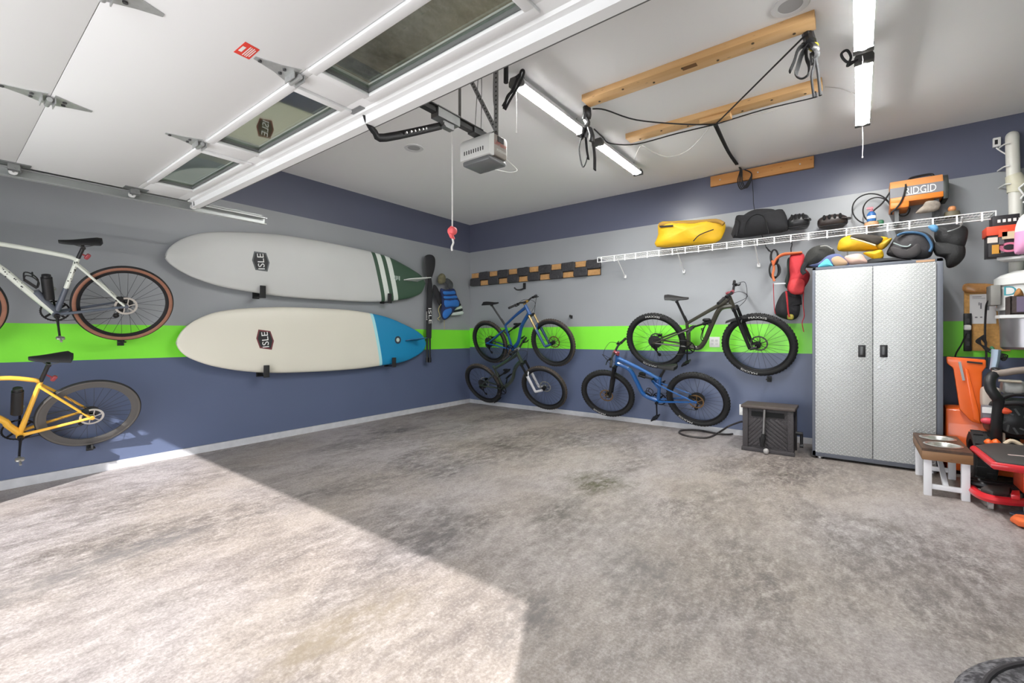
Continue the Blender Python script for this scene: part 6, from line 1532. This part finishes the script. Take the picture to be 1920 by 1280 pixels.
b = MB(); p = ay(1852, 789, -.83); b.soft(p, (.08, .05, .05), .9); kn = b.build('choke_knob', mat('knob_red', (204, 64, 78), .4), sbp)
HB = SB_
b = MB(); b.tube([ay(x, y, Y_) for x, y, Y_ in ((1869, 832, -.8), (1868, 800, -.85), (1872, 755, -.9), (1866, 742, -.92), (1857, 728, -.92), (1856, 712, -.9), (1863, 702, -.86))], .033, seg=12, smooth=5); b.build('handle_frame', HB, sbp)
b = MB(); b.tube([ay(x, y, -.88) for x, y in ((1868, 752), (1885, 742), (1905, 738), (1935, 740))], .02, seg=10, smooth=4); b.build('handle_crossbar', HB, sbp)
b = MB(); b.tube([ay(x, y, -.9) for x, y in ((1872, 760), (1882, 757), (1905, 755), (1935, 757))], .018, seg=10, smooth=4); b.build('handle_crossbar', HB, sbp)
b = MB(); b.tube([ay(x, y, -.86) for x, y in ((1860, 700), (1880, 699), (1905, 695), (1940, 692))], .026, seg=12, smooth=4); b.build('grip_bar', mat('bar_taupe', (132, 120, 112), .6), sbp)
b = MB(); b.pillow([ay(*p, -.82) for p in ((1857, 692), (1862, 688), (1875, 690), (1879, 698), (1862, 702))], NB, .1, rings=4); b.build('dash', SB_, sbp)
b = MB(); b.tube([ay(x, y, -.7) for x, y in ((1862, 693), (1866, 675), (1868, 655))], [.05, .06, .065], seg=12, smooth=3, flat=.4); b.build('lever_paddle', mat('paddle_blue_grey', (156, 172, 190), .4), sbp)
b = MB(); b.tube([ay(x, y, -.8) for x, y in ((1878, 800), (1879, 815), (1879, 830))], [.01, .018, .018], smooth=3); b.tube([ay(x, y, -.8) for x, y in ((1876, 777), (1879, 800))], .008); b.build('dipstick', mat('stick_pale', (206, 196, 180), .4), sbp)
b = MB(); p = ay(1886, 768, -.9); b.pillow([ay(*q, -.9) for q in ((1874, 765), (1884, 763), (1898, 771), (1890, 776), (1878, 774))], NB, .04, rings=3); b.build('ignition_cover', mat('cover_red_orange', (226, 86, 52), .5), sbp)
b = MB(); b.tube([ay(x, y, -.9) for x, y in ((1872, 713), (1895, 715), (1915, 716))], .01, smooth=3); b.tube([ay(x, y, -.88) for x, y in ((1888, 716), (1900, 728), (1920, 733))], .012, smooth=3); b.build('control_rod', mat('rod_pale', (176, 166, 150), .4, .3), sbp)
b = MB(); b.soft(ay(1900, 725, -.85), (.13, .1, .11), .5, amp=.012, freq=14); b.build('carburettor', mat('metal_pale', (150, 150, 148), .5, .5, var=.4, vscale=30), sbp)
b = MB(); b.tube([ay(x, y, -.95) for x, y in ((1884, 832), (1895, 826), (1908, 830), (1920, 840))], .014, smooth=4); b.build('fuel_line', mat('line_cream', (206, 186, 160), .5), sbp)
for px in (1858, 1872):
    b = MB(); b.pillow([ay(*q, -.9) for q in ((px - 14, 828), (px - 4, 822), (px + 6, 832), (px - 2, 838))], NB, .06, rings=3); b.build('belt_cover', SO, sbp)
wy, wr = -.68, .205
wxp = ay(1840, 860, wy)[0]
b = MB(); wz = fy(wy) + wr
b.lathe([(wr - .07, -.06), (wr - .02, -.065), (wr - .006, -.05), (wr - .006, .05), (wr - .02, .065), (wr - .07, .06)], (wxp, wy, wz), axis='x', seg=48, closed=True)
for k in range(26):
    a = 2 * PI * k / 26; s_ = 1 if k % 2 else -1
    Rm = Matrix.Rotation(a, 3, 'X'); b.box(Vector((wxp, wy, wz)) + Rm @ Vector((s_ * .03, wr - .002, 0)), (.055, .014, .022), Rm)
wh = b.build('wheel', RUB, sbp)
b = MB(); b.lathe([(0, -.03), (.03, -.03), (.035, -.02), (wr - .06, -.02), (wr - .06, .02), (0, .02)], (wxp, wy, wz), axis='x', seg=30); b.build('wheel_rim', SO, wh)
b = MB(); b.cyl((wxp, wy, wz), (wxp + .55, wy, wz), .018); b.bar((wxp + .2, wy, wz), (wxp + .2, -.55, wz + .15), .05, .08); b.build('axle', SB_, sbp)

# pet bowl stand
PX0, PX1, PY0, PY1 = 5.795, 6.065, -1.335, -.665
PZT = .318
DWOOD = wood_material('bowl_stand_wood', (96, 70, 52), (62, 46, 38), 1, 2.5, .5)
SWOOD = wood_material('bowl_stand_apron', (146, 108, 72), (112, 80, 54), 0, 2.5, .5)
pz = thing('pet_feeder', 'dark wood pet feeder on white legs holding two steel bowls', 'pet feeder', ((PX0 + PX1) / 2, (PY0 + PY1) / 2, fy(-1)))
bowls = [((PX0 + PX1) / 2, PY0 + .2), ((PX0 + PX1) / 2, PY0 + .49)]; br = .105
bm_pts = MB()   # top board with two round holes: strips of quads from hole rim to cell border
def holed(b, xa, xb, ya, yb, c, r, z0, z1, n=40):
    ring, outr = [], []
    for i in range(n):
        a = 2 * PI * i / n; ca, sa = math.cos(a), math.sin(a); ring.append((c[0] + r * ca, c[1] + r * sa))
        tx = ((xb - c[0]) / ca if ca > 0 else (xa - c[0]) / ca) if abs(ca) > 1e-6 else 1e9; ty_ = ((yb - c[1]) / sa if sa > 0 else (ya - c[1]) / sa) if abs(sa) > 1e-6 else 1e9
        t = min(tx, ty_); outr.append((c[0] + ca * t, c[1] + sa * t))
    cor = [(xa, ya), (xb, ya), (xb, yb), (xa, yb)]
    for cx_, cy_ in cor:    # snap the nearest outline point to each corner
        k = min(range(n), key=lambda i: (outr[i][0] - cx_) ** 2 + (outr[i][1] - cy_) ** 2); outr[k] = (cx_, cy_)
    V = [(x, y, z1) for x, y in ring] + [(x, y, z1) for x, y in outr] + [(x, y, z0) for x, y in ring] + [(x, y, z0) for x, y in outr]
    F = []
    for i in range(n):
        j = (i + 1) % n; F += [(i, j, n + j, n + i), (2 * n + i, 3 * n + i, 3 * n + j, 2 * n + j), (i, 2 * n + i, 2 * n + j, j), (n + i, n + j, 3 * n + j, 3 * n + i)]
    b.add(V, F)
ymid = (bowls[0][1] + bowls[1][1]) / 2
holed(bm_pts, PX0, PX1, PY0, ymid, bowls[0], br, PZT - .02, PZT); holed(bm_pts, PX0, PX1, ymid, PY1, bowls[1], br, PZT - .02, PZT)
bm_pts.build('top_board', DWOOD, pz)
b = MB(); t_ = .018; b.bb(PX0, PX1, PY0, PY0 + t_, PZT - .085, PZT - .02); b.bb(PX0, PX1, PY1 - t_, PY1, PZT - .085, PZT - .02); b.bb(PX0, PX0 + t_, PY0 + t_, PY1 - t_, PZT - .085, PZT - .02); b.bb(PX1 - t_, PX1, PY0 + t_, PY1 - t_, PZT - .085, PZT - .02); b.build('apron', SWOOD, pz, bevel=.002)
LEGW = mat('leg_white', (230, 230, 234), .5, var=.02)
lw = .045
for x in (PX0 + .012, PX1 - .012 - lw):
    for y in (PY0 + .02, PY1 - .02 - lw):
        b = MB(); b.bb(x, x + lw, y, y + lw, fy(y), PZT - .02); b.build('leg', LEGW, pz, bevel=.002)
for y in (PY0 + .03, PY1 - .055):
    b = MB(); b.bb(PX0 + .05, PX1 - .05, y, y + .025, fy(y) + .05, fy(y) + .085); b.build('cross_rail', LEGW, pz, bevel=.002)
b = MB(); b.bar(((PX0 + PX1) / 2, PY1 - .04, PZT - .04), ((PX0 + PX1) / 2, PY0 + .05, fy(-1) + .07), .03, .03); b.build('diagonal_brace', LEGW, pz, bevel=.002)
for i, c in enumerate(bowls):
    b = MB(); b.lathe([(br + .008, PZT + .003), (br - .004, PZT + .006), (br - .012, PZT), (br * .82, PZT - .05), (0, PZT - .055), (0, PZT - .057), (br * .84, PZT - .053), (br - .008, PZT - .004)], (c[0], c[1], 0), seg=44)
    tag(b.build('steel_bowl', SILV), ('steel bowl in the front hole of the pet feeder', 'steel bowl in the rear hole of the pet feeder')[i], 'bowl', 'pet bowls')

# creeper, rolling seat, orange tub, floor mat corner
RED = mat('creeper_red', (206, 36, 46), .35, coat=.4); PAD = mat('pad_black', (58, 55, 54), .6, bump=.2, bscale=150)
cz_ = .05
cr = thing('mechanic_creeper', 'low red creeper with black pads and casters on floor at right', 'creeper', (6.45, -1.3, fy(-1.3)))
O = [az(*p, cz_) for p in ((1820, 914), (1836, 927), (1862, 936), (1905, 941), (1960, 944))]
b = MB(); b.tube(O, .028, seg=8, smooth=3, flat=1.0)
O2 = [az(*p, cz_ + .03) for p in ((1819, 905), (1850, 911), (1890, 916), (1960, 922))]
b.tube([O[0], O2[0]], .022, seg=8); fr_ = b.build('frame', RED, cr)
b = MB(); b.tube(O2, .026, seg=10, smooth=3); b.tube([p + np.array((0, .1, .0)) for p in O2], .026, seg=10, smooth=3); b.build('side_rail', BLK, cr)
b = MB(); b.prism([tuple(az(*p, cz_ + .02)) for p in ((1838, 922), (1850, 916), (1895, 920), (1893, 931), (1862, 930))], (0, 0, .03)); b.build('pad', PAD, cr, bevel=.008)
b = MB(); b.prism([tuple(az(*p, cz_ + .035)) for p in ((1895, 935), (1897, 927), (1912, 927), (1913, 938))], (0, 0, .03)); b.build('corner_bracket', RED, cr, bevel=.004)
for px, py in ((1857, 954), (1926, 965)):
    p = af(px, py); r_ = .024
    b = MB(); b.lathe([(0, -.012), (r_, -.012), (r_, .012), (0, .012)], (p[0], p[1], fy(p[1]) + r_), axis='x', seg=20); cs = b.build('caster', mat('caster_grey', (190, 184, 182), .5), cr)
    b = MB(); b.bar((p[0], p[1], fy(p[1]) + r_), (p[0], p[1] + .01, cz_ + .02), .035, .006, up=(0, 1, 0)); b.build('caster_fork', STEEL, cs)
sz_ = .34
seat = thing('rolling_seat', 'red rimmed work seat with black padded top beside pet feeder', 'seat', (6.4, -1.15, 0.1))
top = [az(*p, sz_) for p in ((1829, 836), (1868, 866), (1925, 874), (1975, 878), (1990, 845), (1925, 833), (1860, 832))]
b = MB(); b.prism([(p[0], p[1], sz_ - .01) for p in top], (0, 0, .02)); b.build('pad', PAD, seat, bevel=.008)
rim_ = MB(); cen = sum(np.array(p) for p in top) / len(top)
rim_.tube([cen + (np.array(p) - cen) * 1.03 - np.array((0, 0, .022)) for p in top], .024, seg=10, closed=True); rim_.build('rim', RED, seat)
b = MB(); q_ = [az(*p, sz_ + .012) for p in ((1890, 852), (1920, 855))]; b.bar(q_[0], q_[1], .012, .004); b.build('piping', mat('piping_pale', (214, 190, 186), .5), seat)
b = MB(); b.prism([(cen[0] + dx, cen[1] + dy, fy(-1) + .13) for dx, dy in ((.0, -.12), (.3, -.14), (.3, .12), (.0, .12))], (0, 0, sz_ - .14 - fy(-1) - .02)); b.build('tray', mat('tray_orange_red', (232, 78, 40), .5), seat, bevel=.01)
for dx, dy in ((.05, -.08), (.26, -.1), (.26, .08), (.05, .08)):
    b = MB(); b.cyl((cen[0] + dx, cen[1] + dy, fy(cen[1]) + .03), (cen[0] + dx, cen[1] + dy, fy(-1) + .14), .014); b.lathe([(0, -.012), (.03, -.012), (.03, .012), (0, .012)], (cen[0] + dx, cen[1] + dy, fy(cen[1]) + .03), axis='x', seg=16); b.build('leg', SB_, seat)
p = af(1935, 990); b = MB(); b.soft((p[0], p[1], fy(p[1]) + .03), (.16, .14, .06), .6, amp=.02, freq=14, flat_bottom=True)
tag(b.build('orange_glove', mat('glove_orange', (236, 112, 60), .8)), 'orange glove on the floor at right edge in front of creeper', 'glove')
p = af(1935, 968); b = MB(); b.prism([tuple(af(*q)) for q in ((1893, 962), (1918, 971), (1960, 985), (1975, 962), (1925, 955))], (0, 0, .006))
tag(b.build('floor_mat', mat('mat_slate', (120, 130, 150), .8)), 'corner of a blue-grey mat on floor below the red creeper', 'mat')

# round speckled pouf in the near right corner of the view
pfx, pfy, pfr, pft = 5.898, -4.675, .352, .47
sp_m, nt, pb3 = nodes_of('speckled_fabric', .9)
tc = N(nt, 'ShaderNodeTexCoord'); n1 = N(nt, 'ShaderNodeTexNoise', i_Scale=90.0, i_Detail=3.0); nt.links.new(tc.outputs['Object'], n1.inputs['Vector'])
r_ = N(nt, 'ShaderNodeMapRange'); r_.inputs['From Min'].default_value = .4; r_.inputs['From Max'].default_value = .66; nt.links.new(n1.outputs['Fac'], r_.inputs['Value'])
nt.links.new(mix_node(nt, r_.outputs[0], lin((56, 54, 58)), lin((122, 120, 124))), pb3.inputs['Base Color'])
bp3 = N(nt, 'ShaderNodeBump', i_Strength=.5, i_Distance=.004); nt.links.new(n1.outputs['Fac'], bp3.inputs['Height']); nt.links.new(bp3.outputs['Normal'], pb3.inputs['Normal'])
pf = thing('pouf', 'round dark grey speckled pouf in the bottom right corner', 'pouf', (pfx, pfy, fy(pfy)))
z0_ = fy(pfy); prof = [(0, z0_), (pfr - .03, z0_), (pfr - .008, z0_ + .02), (pfr, z0_ + .06), (pfr, pft - .07)] + [(pfr - .045 + .045 * math.cos(a), pft - .05 + .05 * math.sin(a)) for a in np.linspace(0, PI / 2, 7)] + [(0, pft + .004)]
b = MB(); b.lathe(prof, (pfx, pfy, 0), seg=64); b.build('body', sp_m, pf)
b = MB(); b.lathe([(pfr - .05 + .006 * math.cos(a), pft + .0 + .006 * math.sin(a)) for a in np.linspace(0, 2 * PI, 9)[:-1]], (pfx, pfy, 0), seg=64, closed=True); b.build('piping', mat('piping_dark', (50, 46, 50), .8), pf)
